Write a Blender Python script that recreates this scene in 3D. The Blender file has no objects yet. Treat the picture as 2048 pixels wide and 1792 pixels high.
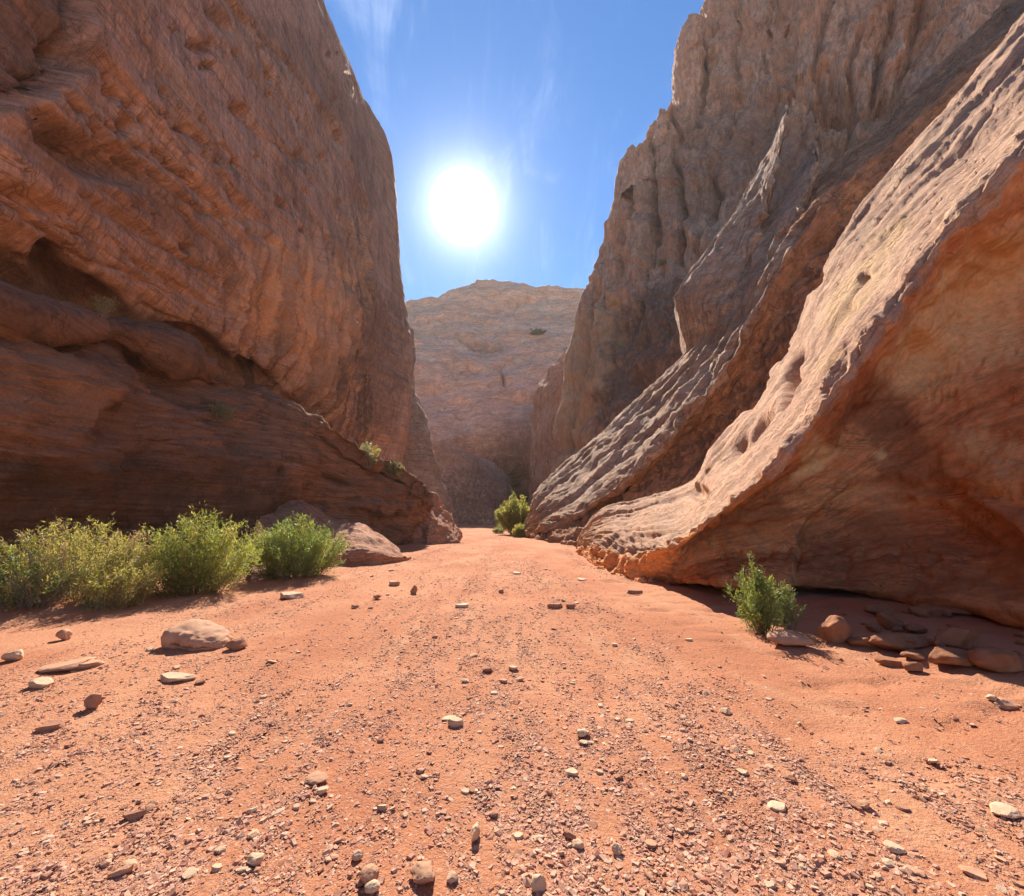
import bpy, math, random
import numpy as np
from mathutils import Vector, Matrix

random.seed(7)
RNG = np.random.default_rng(7)
S = bpy.context.scene
COL = S.collection
R = math.radians

# ------------------------------------------------------------------ camera
F_PX, CX, CY = 800.0, 1024.0, 896.0        # focal length and centre in photo pixels
PITCH = R(9.51)
CAM_Z = 1.6
cam_d = bpy.data.cameras.new('camera')
cam_d.sensor_fit = 'HORIZONTAL'
cam_d.sensor_width = 36.0
cam_d.lens = F_PX / 2048.0 * 36.0
cam_d.clip_start = 0.05
cam_d.clip_end = 3000
cam = bpy.data.objects.new('camera', cam_d)
COL.objects.link(cam)
cam.location = (0, 0, CAM_Z)
cam.rotation_euler = (math.pi / 2 + PITCH, 0, 0)
S.camera = cam

# ------------------------------------------------------------------ light
SUN_DIR = Vector((-.102, .756, .646)).normalized()
SUN_EL = math.asin(SUN_DIR.z)
SUN_AZ = math.atan2(SUN_DIR.x, SUN_DIR.y)
sd = bpy.data.lights.new('sun', 'SUN')
sd.energy = 4.6
sd.angle = R(0.5)
sd.color = (1.0, .92, .81)
sun = bpy.data.objects.new('sun', sd)
COL.objects.link(sun)
sun.rotation_euler = (-SUN_DIR).to_track_quat('-Z', 'Y').to_euler()
sun.location = SUN_DIR * 400

S.view_settings.view_transform = 'Standard'
S.view_settings.look = 'None'
S.view_settings.exposure = 1.22
S.view_settings.gamma = 1.0
S.view_settings.use_curve_mapping = False
S.cycles.use_denoising = True
S.cycles.max_bounces = 10
S.cycles.diffuse_bounces = 6
S.cycles.sample_clamp_indirect = 6.0

world = bpy.data.worlds.new('World')
S.world = world
world.use_nodes = True


class G:
    """Small helper that writes shader nodes."""
    def __init__(self, tree):
        self.t = tree
        self.t.nodes.clear()

    def n(self, typ, **kw):
        nd = self.t.nodes.new(typ)
        for k, v in kw.items():
            setattr(nd, k, v)
        return nd

    def link(self, a, b):
        self.t.links.new(a, b)

    def put(self, sock, v):
        if isinstance(v, bpy.types.NodeSocket):
            self.link(v, sock)
        else:
            sock.default_value = v

    def math(self, op, a, b=0.0, c=0.0, clamp=False):
        m = self.n('ShaderNodeMath', operation=op, use_clamp=clamp)
        self.put(m.inputs[0], a); self.put(m.inputs[1], b); self.put(m.inputs[2], c)
        return m.outputs[0]

    def mapr(self, v, a, b, c=0.0, d=1.0, smooth=True):
        m = self.n('ShaderNodeMapRange', interpolation_type='SMOOTHSTEP' if smooth else 'LINEAR')
        m.clamp = True
        self.put(m.inputs[0], v)
        for i, x in enumerate((a, b, c, d)):
            m.inputs[1 + i].default_value = x
        return m.outputs[0]

    def vmap(self, vec, scale=(1, 1, 1), loc=(0, 0, 0), rot=(0, 0, 0)):
        m = self.n('ShaderNodeMapping')
        self.link(vec, m.inputs[0])
        m.inputs['Scale'].default_value = scale
        m.inputs['Location'].default_value = loc
        m.inputs['Rotation'].default_value = rot
        return m.outputs[0]

    def noise(self, vec, scale, detail=5.0, rough=.55, dist=0.0, out=0):
        m = self.n('ShaderNodeTexNoise')
        self.link(vec, m.inputs['Vector'])
        m.inputs['Scale'].default_value = scale
        m.inputs['Detail'].default_value = min(detail, 5.0)
        m.inputs['Roughness'].default_value = rough
        m.inputs['Distortion'].default_value = dist
        return m.outputs[out]

    def mix(self, f, a, b, mode='MIX'):
        m = self.n('ShaderNodeMix', data_type='RGBA', blend_type=mode)
        self.put(m.inputs[0], f)
        for i, v in ((6, a), (7, b)):
            if isinstance(v, bpy.types.NodeSocket):
                self.link(v, m.inputs[i])
            else:
                m.inputs[i].default_value = (*v, 1) if len(v) == 3 else v
        return m.outputs[2]


def build_world():
    g = G(world.node_tree)
    out = g.n('ShaderNodeOutputWorld')
    sky = g.n('ShaderNodeTexSky', sky_type='NISHITA')
    sky.sun_disc = False
    sky.sun_elevation = SUN_EL
    sky.sun_rotation = SUN_AZ
    sky.altitude = 1500
    sky.air_density = 1.0
    sky.dust_density = 0.1
    sky.ozone_density = 2.6
    hsv = g.n('ShaderNodeHueSaturation')
    hsv.inputs['Saturation'].default_value = 1.32
    hsv.inputs['Value'].default_value = .92
    g.link(sky.outputs[0], hsv.inputs['Color'])
    bg = g.n('ShaderNodeBackground')
    bg.inputs[1].default_value = 0.1
    tc = g.n('ShaderNodeTexCoord')
    d = tc.outputs['Generated']
    nrm = g.n('ShaderNodeVectorMath', operation='NORMALIZE'); g.link(d, nrm.inputs[0])
    dot = g.n('ShaderNodeVectorMath', operation='DOT_PRODUCT')
    g.link(nrm.outputs[0], dot.inputs[0]); dot.inputs[1].default_value = SUN_DIR
    ang = g.math('MULTIPLY', g.math('ARCCOSINE', g.math('MINIMUM', dot.outputs['Value'], 1.0)), 180 / math.pi)
    # thin cirrus: long streaks
    v = g.vmap(nrm.outputs[0], scale=(5.0, 2.2, 1.6), rot=(0.5, 0.1, 0.5))
    c1 = g.noise(v, 1.6, 6, .6, 1.2)
    v2 = g.vmap(nrm.outputs[0], scale=(9, 3, 2.0), rot=(0.3, -.3, -.5))
    c2 = g.noise(v2, 1.7, 7, .62, .8)
    cl = g.math('MULTIPLY', g.mapr(c1, .45, .75), g.mapr(c2, .38, .7))
    near = g.mapr(ang, 12, 50, 1.0, .55)
    cl = g.math('MULTIPLY', g.math('MULTIPLY', cl, near), .13)
    col = g.mix(cl, hsv.outputs[0], (9.0, 9.6, 10.5))
    g.link(col, bg.inputs[0])
    # the over-bright disc and the aureole round the sun
    core = g.mapr(ang, 2.2, 4.3, 1.0, 0.0)
    glow = g.math('MULTIPLY', g.math('EXPONENT', g.math('MULTIPLY', ang, -1 / 2.1)), 2.0)
    glow2 = g.math('MULTIPLY', g.math('EXPONENT', g.math('MULTIPLY', ang, -1 / 14.0)), .045)
    tot = g.math('ADD', g.math('ADD', g.math('MULTIPLY', core, 3.0), glow), glow2)
    bg2 = g.n('ShaderNodeBackground')
    bg2.inputs[0].default_value = (1.0, .98, .95, 1)
    g.link(tot, bg2.inputs[1])
    add = g.n('ShaderNodeAddShader')
    g.link(bg.outputs[0], add.inputs[0]); g.link(bg2.outputs[0], add.inputs[1])
    g.link(add.outputs[0], out.inputs[0])


build_world()

# ------------------------------------------------------------------ maths
CT, ST = math.cos(PITCH), math.sin(PITCH)


def P(px, py, Y):
    """World point at forward distance Y that shows at photo pixel (px, py)."""
    u = (px - CX) / F_PX
    v = (CY - py) / F_PX
    s = Y / (CT - v * ST)
    return (u * s, Y, CAM_Z + s * (ST + v * CT))


def PGnd(px, py, z=0.0):
    u = (px - CX) / F_PX
    v = (CY - py) / F_PX
    s = (z - CAM_Z) / (ST + v * CT)
    return (u * s, s * (CT - v * ST), z)


def PG(px, py):
    return PGnd(px, py, 0.0)


def project(p):
    x, y, z = p[:, 0], p[:, 1], p[:, 2] - CAM_Z
    f = np.maximum(y * CT + z * ST, .05)
    return CX + F_PX * x / f, CY - F_PX * (-y * ST + z * CT) / f


def _hash(ix, iy, iz):
    with np.errstate(over='ignore'):
        h = (ix.astype(np.uint32) * np.uint32(374761393) + iy.astype(np.uint32) * np.uint32(668265263)
             + iz.astype(np.uint32) * np.uint32(2147483647 - 1274126177))
        h = (h ^ (h >> np.uint32(13))) * np.uint32(1274126177)
        h ^= h >> np.uint32(16)
    return h


_g = RNG.normal(size=(256, 3)).astype(np.float32)
_g /= np.linalg.norm(_g, axis=1, keepdims=True)


def perlin(p):
    p = p.astype(np.float32)
    i = np.floor(p).astype(np.int64)
    f = p - i
    w = f * f * f * (f * (f * 6 - 15) + 10)
    out = np.zeros(len(p), np.float32)
    for dx in (0, 1):
        wx = w[:, 0] if dx else 1 - w[:, 0]
        for dy in (0, 1):
            wy = w[:, 1] if dy else 1 - w[:, 1]
            for dz in (0, 1):
                wz = w[:, 2] if dz else 1 - w[:, 2]
                gr = _g[_hash(i[:, 0] + dx, i[:, 1] + dy, i[:, 2] + dz) & 255]
                out += wx * wy * wz * (gr[:, 0] * (f[:, 0] - dx) + gr[:, 1] * (f[:, 1] - dy) + gr[:, 2] * (f[:, 2] - dz))
    return out * 1.5


def fbm(p, o=4, gain=.5, lac=2.03):
    r = np.zeros(len(p), np.float32); a = 1.0; q = p.copy()
    for k in range(o):
        r += a * perlin(q); q = q * lac + 17.3; a *= gain
    return r


def ridged(p, o=3, gain=.5):
    r = np.zeros(len(p), np.float32); a = 1.0; q = p.copy()
    for k in range(o):
        r += a * (1 - np.abs(perlin(q)) * 2); q = q * 2.1 + 9.1; a *= gain
    return r - 1


def sst(x, a, b):
    t = np.clip((x - a) / (b - a), 0, 1)
    return t * t * (3 - 2 * t)


def V3(x, y, z):
    return np.stack([x, y, z], 1)


def cr_weights(n_ctrl, n_out):
    """Catmull-Rom weights; n_out is a count per span or an array of parameters."""
    t = np.linspace(0, n_ctrl - 1, n_out)
    W = np.zeros((n_out, n_ctrl))
    k = np.minimum(t.astype(int), n_ctrl - 2)
    u = t - k
    tau = .42
    b = [tau * (-u + 2 * u**2 - u**3), 1 + (tau - 3) * u**2 + (2 - tau) * u**3,
         tau * u + (3 - 2 * tau) * u**2 + (tau - 2) * u**3, -tau * u**2 + tau * u**3]
    for o in range(4):
        idx = np.clip(k - 1 + o, 0, n_ctrl - 1)
        np.add.at(W, (np.arange(n_out), idx), b[o])
    return W


def resample_even(C, n, axis, wgt=None):
    """Parameter spacing that follows the mean projected length along the axis."""
    return None


class Sheet:
    """A lofted rock surface: control columns x rows, made dense, then sculpted."""
    def __init__(self, ctrl, nu, nv):
        C = np.array(ctrl, float)              # columns, rows, 3
        a = cr_weights(C.shape[0], nu)
        b = cr_weights(C.shape[1], nv)
        D = np.einsum('ui,ijk,vj->uvk', a, C, b)
        self.nu, self.nv = nu, nv
        self.cu = np.repeat(np.linspace(0, C.shape[0] - 1, nu), nv)      # control coordinates
        self.cv = np.tile(np.linspace(0, C.shape[1] - 1, nv), nu)
        du = np.linalg.norm(np.diff(D, axis=0), axis=2).mean(1)
        dv = np.linalg.norm(np.diff(D, axis=1), axis=2).mean(0)
        self.s = np.repeat(np.concatenate([[0], np.cumsum(du)]), nv)
        self.t = np.tile(np.concatenate([[0], np.cumsum(dv)]), nu)
        self.p = D.reshape(-1, 3)
        self.normals()
        c = np.array([0, 0, CAM_Z]) - self.p
        self.sign = 1.0 if (np.einsum('ij,ij->i', self.n, c) > 0).mean() > .5 else -1.0
        self.n *= self.sign
        self.px, self.py = project(self.p)
        self.stain = np.zeros(len(self.p)); self.pale = np.zeros(len(self.p))

    def normals(self):
        D = self.p.reshape(self.nu, self.nv, 3)
        n = np.cross(np.gradient(D, axis=0), np.gradient(D, axis=1))
        n /= np.maximum(np.linalg.norm(n, axis=2, keepdims=True), 1e-9)
        self.n = n.reshape(-1, 3)
        if hasattr(self, 'sign'):
            self.n *= self.sign

    def push(self, d, direction=None):
        self.p = self.p + (self.n if direction is None else np.array(direction)) * d[:, None]
        self.normals()

    # sculpting strokes, placed where the photo shows them, cut into the real surface
    def dent(self, px, py, rx, ry, rot, depth, sharp=2.0):
        c, s = math.cos(R(rot)), math.sin(R(rot))
        dx, dy = self.px - px, self.py - py
        a = (dx * c + dy * s) / rx
        b = (-dx * s + dy * c) / ry
        return -depth * np.exp(-np.power(a * a + b * b, sharp))

    def poly(self, pts, warp=0.0, reach=60.0):
        """Distance (px) to a polyline, and the side it lies on, near the line only."""
        pts = np.array(pts, float)
        lo, hi = pts.min(0) - reach, pts.max(0) + reach
        near = np.nonzero((self.px > lo[0]) & (self.px < hi[0]) & (self.py > lo[1]) & (self.py < hi[1]))[0]
        x, y = self.px[near], self.py[near]
        if warp:
            q = V3(x / 40, y / 40, x * 0)
            x = x + warp * fbm(q, 3); y = y + warp * fbm(q + 31.7, 3)
        b0 = np.full(len(x), 1e9); s0 = np.zeros(len(x))
        for a, b in zip(pts[:-1], pts[1:]):
            d = b - a; L = max(np.hypot(*d), 1e-6)
            t = np.clip(((x - a[0]) * d[0] + (y - a[1]) * d[1]) / L**2, 0, 1)
            ex, ey = x - a[0] - t * d[0], y - a[1] - t * d[1]
            dist = np.hypot(ex, ey)
            m = dist < b0
            b0[m] = dist[m]
            s0[m] = np.sign(d[0] * ey - d[1] * ex)[m]
        best = np.full(len(self.px), 1e9); side = np.zeros(len(self.px))
        best[near] = b0; side[near] = s0
        return best, side

    def groove(self, pts, width, depth, warp=6.0):
        d, _ = self.poly(pts, warp, 30 + 4 * width)
        return -depth * np.exp(-(d / width) ** 2)

    def step(self, pts, width, depth, reach=90.0, warp=8.0):
        """Rock on the right-hand side of the line stands back by depth, fading over reach."""
        d, sd = self.poly(pts, warp, reach + 20)
        sdist = np.where(d > reach + 15, 1e6, d * sd)
        return -depth * sst(sdist, -width, width) * (1 - sst(sdist, reach * .4, reach))

    def region(self, pts, soft=18.0, warp=22.0):
        """Soft, ragged mask of a patch outlined in the photo."""
        arr = np.array(pts, float)
        lo, hi = arr.min(0) - soft - 2.5 * warp, arr.max(0) + soft + 2.5 * warp
        near = np.nonzero((self.px > lo[0]) & (self.px < hi[0]) & (self.py > lo[1]) & (self.py < hi[1]))[0]
        q = self.p[near] * .5
        x = self.px[near] + warp * fbm(q, 4, .6); y = self.py[near] + warp * fbm(q + 41.3, 4, .6)
        ins = np.zeros(len(x), bool); d = np.full(len(x), 1e9)
        pts = [np.array(a, float) for a in pts]
        for a, b in zip(pts, pts[1:] + pts[:1]):
            cr = ((a[1] > y) != (b[1] > y)) & (x < (b[0] - a[0]) * (y - a[1]) / (b[1] - a[1] + 1e-9) + a[0])
            ins ^= cr
            e = b - a
            t = np.clip(((x - a[0]) * e[0] + (y - a[1]) * e[1]) / (e @ e), 0, 1)
            d = np.minimum(d, np.hypot(x - a[0] - t * e[0], y - a[1] - t * e[1]))
        out = np.zeros(len(self.px))
        out[near] = sst(np.where(ins, d, -d), -soft, soft)
        return out

    def mesh(self, name, mat):
        nu, nv = self.nu, self.nv
        idx = np.arange(nu * nv).reshape(nu, nv)
        q = np.stack([idx[:-1, :-1], idx[1:, :-1], idx[1:, 1:], idx[:-1, 1:]], -1).reshape(-1, 4)
        if self.sign < 0:
            q = q[:, ::-1]
        me = raw_mesh(name, self.p, q, smooth=True)
        uv = me.uv_layers.new(name='surface')
        vi = q.reshape(-1)
        uv.data.foreach_set('uv', np.stack([self.s[vi], self.t[vi]], 1).astype(np.float32).ravel())
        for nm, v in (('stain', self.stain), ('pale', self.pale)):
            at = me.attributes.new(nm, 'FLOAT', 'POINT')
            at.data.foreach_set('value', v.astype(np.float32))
        me.materials.append(mat)
        return me


def raw_mesh(name, verts, faces, smooth=False):
    faces = np.asarray(faces)
    me = bpy.data.meshes.new(name)
    me.vertices.add(len(verts))
    me.vertices.foreach_set('co', np.asarray(verts, np.float32).ravel())
    k = faces.shape[1]
    me.loops.add(faces.size)
    me.loops.foreach_set('vertex_index', faces.astype(np.int32).ravel())
    me.polygons.add(len(faces))
    me.polygons.foreach_set('loop_start', np.arange(0, faces.size, k, dtype=np.int32))
    me.polygons.foreach_set('use_smooth', np.full(len(faces), smooth, bool))
    me.update(calc_edges=True)
    return me


def link(name, me, parent=None, loc=None, **props):
    o = bpy.data.objects.new(name, me)
    COL.objects.link(o)
    if loc is not None:
        o.location = loc
    if parent is not None:
        o.parent = parent
    for k, v in props.items():
        o[k] = v
    return o


# ------------------------------------------------------------------ materials
def rock_mat(name, a, b, c, varnish, strata=(.05, .05, 1.3), strata_rot=(0, 0, 0), uvscale=(.12, 1.2),
             streak=.55, speck=.25, bump=.5, fine=3.5, dark=.5, streak_cut=(.5, .72), buff=(.66, .44, .22), crack=.7):
    """Sandstone: two tones in broad patches, bedding bands, water streaks along the surface, grain."""
    m = bpy.data.materials.new(name)
    m.use_nodes = True
    g = G(m.node_tree)
    out = g.n('ShaderNodeOutputMaterial')
    bs = g.n('ShaderNodeBsdfPrincipled')
    bs.inputs['Roughness'].default_value = .88
    bs.inputs['Specular IOR Level'].default_value = .18
    tc = g.n('ShaderNodeTexCoord')
    ob = tc.outputs['Object']
    uv = g.n('ShaderNodeUVMap'); uv.uv_map = 'surface'
    big = g.noise(ob, .11, 6, .6, .6)
    col = g.mix(g.mapr(big, .38, .62), a, b)
    sv = g.vmap(ob, strata, rot=strata_rot)
    st = g.noise(sv, 1.0, 7, .62, .35)
    col = g.mix(g.math('MULTIPLY', g.mapr(st, .5, .66), .75), col, c)
    st2 = g.noise(g.vmap(ob, tuple(4 * x for x in strata), rot=strata_rot), 1.3, 6, .6, .2)
    col = g.mix(g.mapr(st2, .40, .64, 0, .62), col, g.mix(.55, varnish, b))
    # streaks that run along the surface
    u1 = g.noise(g.vmap(uv.outputs[0], (uvscale[0], uvscale[1], 1)), 1.0, 7, .62, .5)
    patch = g.noise(ob, .23, 4, .6, .4)
    vm = g.math('MULTIPLY', g.mapr(u1, *streak_cut), g.mapr(patch, .36, .6))
    col = g.mix(g.math('MULTIPLY', vm, streak), col, varnish)
    # dark patina patches
    pt = g.noise(ob, .35, 8, .68, 1.0)
    col = g.mix(g.math('MULTIPLY', g.mapr(pt, .54, .66), dark), col, varnish)
    # thin partings along the bedding, fractures and fine striations down the surface
    cr1 = g.math('ABSOLUTE', g.math('SUBTRACT', g.noise(g.vmap(ob, tuple(1.6 * x for x in strata), rot=strata_rot), 1.0, 8, .6, .5), .5))
    cr2 = g.math('ABSOLUTE', g.math('SUBTRACT', g.noise(ob, fine * .16, 7, .62, .8), .5))
    cr3 = g.math('ABSOLUTE', g.math('SUBTRACT', g.noise(g.vmap(uv.outputs[0], (uvscale[0] * 2.2, uvscale[1] * 2.2, 1)), 1.0, 7, .65, .4), .5))
    part = g.math('MAXIMUM', g.mapr(cr1, 0, .016, 1, 0), g.math('MAXIMUM', g.mapr(cr2, 0, .009, 1, 0), g.math('MULTIPLY', g.mapr(cr3, 0, .03, 1, 0), .8)))
    part = g.math('MULTIPLY', part, g.mapr(g.noise(ob, fine * .3, 4, .6), .38, .58, .15, 1))
    col = g.mix(g.math('MULTIPLY', part, crack), col, tuple(.55 * q for q in varnish))
    fs = g.noise(g.vmap(uv.outputs[0], (uvscale[0] * 3, uvscale[1] * 9, 1) if uvscale[1] > uvscale[0] else (uvscale[0] * 9, uvscale[1] * 3, 1)), 1.0, 5, .65, .3)
    col = g.mix(1.0, col, g.mapr_rgb(fs, .3, .7, .74, 1.24), 'MULTIPLY')
    # stains and painted shade, and fresh buff patches, with outlines of their own
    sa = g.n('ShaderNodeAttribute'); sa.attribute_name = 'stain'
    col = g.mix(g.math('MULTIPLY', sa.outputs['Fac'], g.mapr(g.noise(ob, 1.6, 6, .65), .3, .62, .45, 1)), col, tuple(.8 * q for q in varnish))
    pa = g.n('ShaderNodeAttribute'); pa.attribute_name = 'pale'
    col = g.mix(pa.outputs['Fac'], col, buff)
    # grain
    sp = g.noise(ob, fine * 3, 8, .7)
    col = g.mix(1.0, col, g.mapr_rgb(sp, .25, .75, 1 - speck, 1 + speck), 'MULTIPLY')
    g.link(col, bs.inputs['Base Color'])
    b1 = g.noise(ob, fine, 10, .68, .3)
    b2 = g.noise(g.vmap(uv.outputs[0], (uvscale[0] * 5, uvscale[1] * 5, 1)), 1.0, 6, .65, .4)
    b3 = g.noise(ob, fine * 5, 6, .7)
    hgt = g.math('ADD', g.math('ADD', b1, g.math('MULTIPLY', b2, .6)), g.math('MULTIPLY', b3, .22))
    hgt = g.math('SUBTRACT', g.math('ADD', hgt, g.math('MULTIPLY', fs, .35)), g.math('MULTIPLY', part, .35 * crack))
    bp = g.n('ShaderNodeBump')
    bp.inputs['Strength'].default_value = bump
    bp.inputs['Distance'].default_value = .22
    g.link(hgt, bp.inputs['Height'])
    g.link(bp.outputs[0], bs.inputs['Normal'])
    g.link(bs.outputs[0], out.inputs[0])
    return m


def _mapr_rgb(self, v, a, b, c, d):
    x = self.mapr(v, a, b, c, d, smooth=False)
    cb = self.n('ShaderNodeCombineColor')
    for i in range(3):
        self.link(x, cb.inputs[i])
    return cb.outputs[0]


G.mapr_rgb = _mapr_rgb

M_LEFT = rock_mat('sandstone_left', (.62, .365, .245), (.53, .295, .185), (.68, .34, .165), (.19, .115, .08),
                  strata=(.05, .05, 1.1), strata_rot=(R(-6), 0, 0), uvscale=(.9, .09), streak=.7, bump=.65, buff=(.70, .37, .19), crack=.6)
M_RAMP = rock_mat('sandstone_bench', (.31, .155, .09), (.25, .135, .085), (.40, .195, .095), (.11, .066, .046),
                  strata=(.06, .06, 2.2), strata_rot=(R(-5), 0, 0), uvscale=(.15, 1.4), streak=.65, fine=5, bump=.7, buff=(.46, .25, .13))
M_TOE = rock_mat('sandstone_toe', (.46, .225, .13), (.41, .19, .11), (.50, .26, .15), (.22, .12, .08),
                 strata=(.3, .3, 1.6), uvscale=(.2, 1.0), streak=.35, fine=5, dark=.4, bump=.5)
M_PALE = rock_mat('sandstone_buttress', (.70, .43, .285), (.64, .365, .235), (.74, .50, .32), (.36, .225, .16),
                  strata=(.4, .4, .4), uvscale=(.07, 5.0), streak=.5, fine=6, dark=.28, bump=.65, streak_cut=(.47, .66), crack=.5)
M_ALC = rock_mat('sandstone_alcove', (.76, .34, .135), (.68, .275, .105), (.82, .42, .17), (.32, .125, .055),
                 strata=(.15, .15, .9), uvscale=(.1, .9), streak=.38, fine=3, dark=.4, bump=.3, buff=(.88, .58, .27), crack=.6)
M_RIB = rock_mat('sandstone_rib', (.56, .355, .235), (.51, .295, .18), (.68, .50, .36), (.17, .10, .072),
                 strata=(.25, .25, .5), uvscale=(.08, 3.0), streak=.85, fine=5, dark=.45, bump=.7)
M_UNDER = rock_mat('sandstone_rust_shade', (.50, .235, .115), (.38, .18, .095), (.60, .30, .14), (.15, .08, .05),
                   strata=(.3, .3, .3), uvscale=(.3, .6), streak=.55, fine=4, dark=.6, bump=.7)  # rusty stone, darkened for the shade of the rib's underside and upper end
M_TOWER = rock_mat('sandstone_tower', (.60, .355, .235), (.55, .27, .145), (.66, .41, .265), (.20, .115, .085),
                   strata=(.35, .35, .05), uvscale=(1.2, .12), streak=.7, fine=3.5, dark=.5, bump=.7)
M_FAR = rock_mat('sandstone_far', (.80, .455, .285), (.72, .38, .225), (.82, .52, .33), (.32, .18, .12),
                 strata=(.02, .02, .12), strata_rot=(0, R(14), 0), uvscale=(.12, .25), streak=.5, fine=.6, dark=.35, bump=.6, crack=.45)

# ------------------------------------------------------------------ ground
def ground_z(x, y):
    x = np.asarray(x, float); y = np.asarray(y, float)
    sh = x.shape
    x = x.ravel(); y = y.ravel()
    q = V3(x, y, x * 0)
    near = np.exp(-np.hypot(x, y) / 45)
    z = .05 * fbm(q * .35, 3) + .028 * fbm(V3(x * 1.1, y * .7, x * 0), 3) * near
    z += .009 * fbm(q * 5.0, 3) * near
    z += .30 * sst(-x, 6.6, 9.5) * sst(y, 3, 6.5)                      # bank on the left under the shrubs
    z += .16 * sst(x, 3.4, 6.0) * sst(y, 2, 4)
    sand = sst(x + .12 * y, 2.3, 3.4) * (1 - sst(y, 11, 14))          # trodden sand on the right
    pr = perlin(V3(x * 3.1, y * 2.3, x * 0 + 4)) + .5 * perlin(V3(x * 6.5, y * 5.1, x * 0 + 8))
    z -= sand * .05 * sst(pr, .1, .55)
    z += .016 * fbm(V3((x + .05 * y) * 2.6, y * .35, x * 0 + 3), 2) * sst(y, 3, 8) * near
    z -= .5 * sst(y, 60, 110)
    return z.reshape(sh)


def build_ground():
    t = np.linspace(-1, 1, 400)
    xs = 3.2 * np.sinh(t * 5.2) / math.sinh(5.2) * 140 + 3.6 * t * 2.2
    v = np.linspace(0, 1, 560)
    ys = .9 + 13 * v + 400 * (np.exp(v * 6.5) - 1) / math.exp(6.5)
    ys = np.concatenate([[-400, -120, -40, -15, -6, -3, -1.5, -.5, 0, .4, .7], ys])
    X, Y = np.meshgrid(xs, ys, indexing='ij')
    Z = ground_z(X, Y)
    V = np.stack([X, Y, Z], -1).reshape(-1, 3)
    nx, ny = X.shape
    idx = np.arange(nx * ny).reshape(nx, ny)
    q = np.stack([idx[:-1, :-1], idx[1:, :-1], idx[1:, 1:], idx[:-1, 1:]], -1).reshape(-1, 4)
    me = raw_mesh('ground', V, q, smooth=True)
    m = bpy.data.materials.new('red_sand')
    m.use_nodes = True
    g = G(m.node_tree)
    out = g.n('ShaderNodeOutputMaterial')
    bs = g.n('ShaderNodeBsdfPrincipled')
    bs.inputs['Roughness'].default_value = .95
    bs.inputs['Specular IOR Level'].default_value = .08
    ob = g.n('ShaderNodeTexCoord').outputs['Object']
    sep = g.n('ShaderNodeSeparateXYZ'); g.link(ob, sep.inputs[0])
    a = g.noise(g.vmap(ob, (1, .6, 1)), .45, 6, .6, .4)
    col = g.mix(g.mapr(a, .36, .64), (.43, .172, .09), (.51, .238, .132))
    pale = g.noise(g.vmap(ob, (1, .5, 1)), 1.2, 7, .65, .5)
    col = g.mix(g.mapr(pale, .52, .72, 0, .6), col, (.56, .305, .175))
    # coarse dark grit between the stones
    gr = g.noise(ob, 38, 4, .7)
    gm = g.noise(g.vmap(ob, (1.1, .35, 1)), .8, 5, .6, .5)
    gritmask = g.math('MULTIPLY', g.mapr(gr, .5, .62), g.mapr(gm, .4, .6, .15, .8))
    col = g.mix(g.math('MULTIPLY', gritmask, .5), col, (.27, .105, .06))
    gl = g.noise(ob, 55, 3, .6)
    col = g.mix(g.math('MULTIPLY', g.mapr(gl, .6, .68), .5), col, (.60, .40, .28))
    g.link(col, bs.inputs['Base Color'])
    h = g.math('ADD', g.math('MULTIPLY', g.noise(ob, 9, 8, .7), .5), g.math('MULTIPLY', g.noise(ob, 45, 5, .7), .35))
    bp = g.n('ShaderNodeBump'); bp.inputs['Strength'].default_value = .9; bp.inputs['Distance'].default_value = .05
    g.link(h, bp.inputs['Height']); g.link(bp.outputs[0], bs.inputs['Normal'])
    g.link(bs.outputs[0], out.inputs[0])
    me.materials.append(m)
    link('ground', me, kind='structure', label='red sandy canyon floor strewn with gravel')


build_ground()

# ------------------------------------------------------------------ canyon walls
def rock(name, sh, mat, label):
    me = sh.mesh(name, mat)
    return link(name, me, kind='structure', label=label)


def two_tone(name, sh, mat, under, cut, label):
    """A weathered face with another stone on its sheltered underside."""
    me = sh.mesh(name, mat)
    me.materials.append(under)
    q = (sh.cv + .35 * fbm(sh.p * .6, 3) + (3.0 * sst(sh.cu + .8 * fbm(sh.p * .3, 3), 8.2, 9.2) if name == 'right_rib' else 0)).reshape(sh.nu, sh.nv)[:-1, :-1]  # the rib's upper end also takes the under tone, painting its shade
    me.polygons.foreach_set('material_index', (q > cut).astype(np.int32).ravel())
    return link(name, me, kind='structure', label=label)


def detail(sh, amp=1.0, strata=(0.06, .06, .9), s_amp=.35, scale=.22):
    p = sh.p
    d = amp * .9 * fbm(p * scale, 3)
    w = p + 1.2 * np.stack([fbm(p * .15 + k * 13, 2) for k in range(3)], 1)
    st = fbm(w * np.array(strata), 4, .55)
    d += s_amp * (np.abs(st) - .25)
    d += amp * .16 * ridged(p * .9, 3)
    d += amp * .07 * fbm(p * 2.6, 3) + .045 * ridged(p * 1.7 + 3, 3, .6) + .022 * fbm(p * 5.5, 3)
    return d


# ---- left cliff
LB, LS = 8.8, .145


def L(Y, z, o):
    return (-(LB + o + LS * Y), Y, z)


def zc(Y):
    return 5.7 + 1.6 * min(max((Y - 6) / 14, 0), 1)


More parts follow.
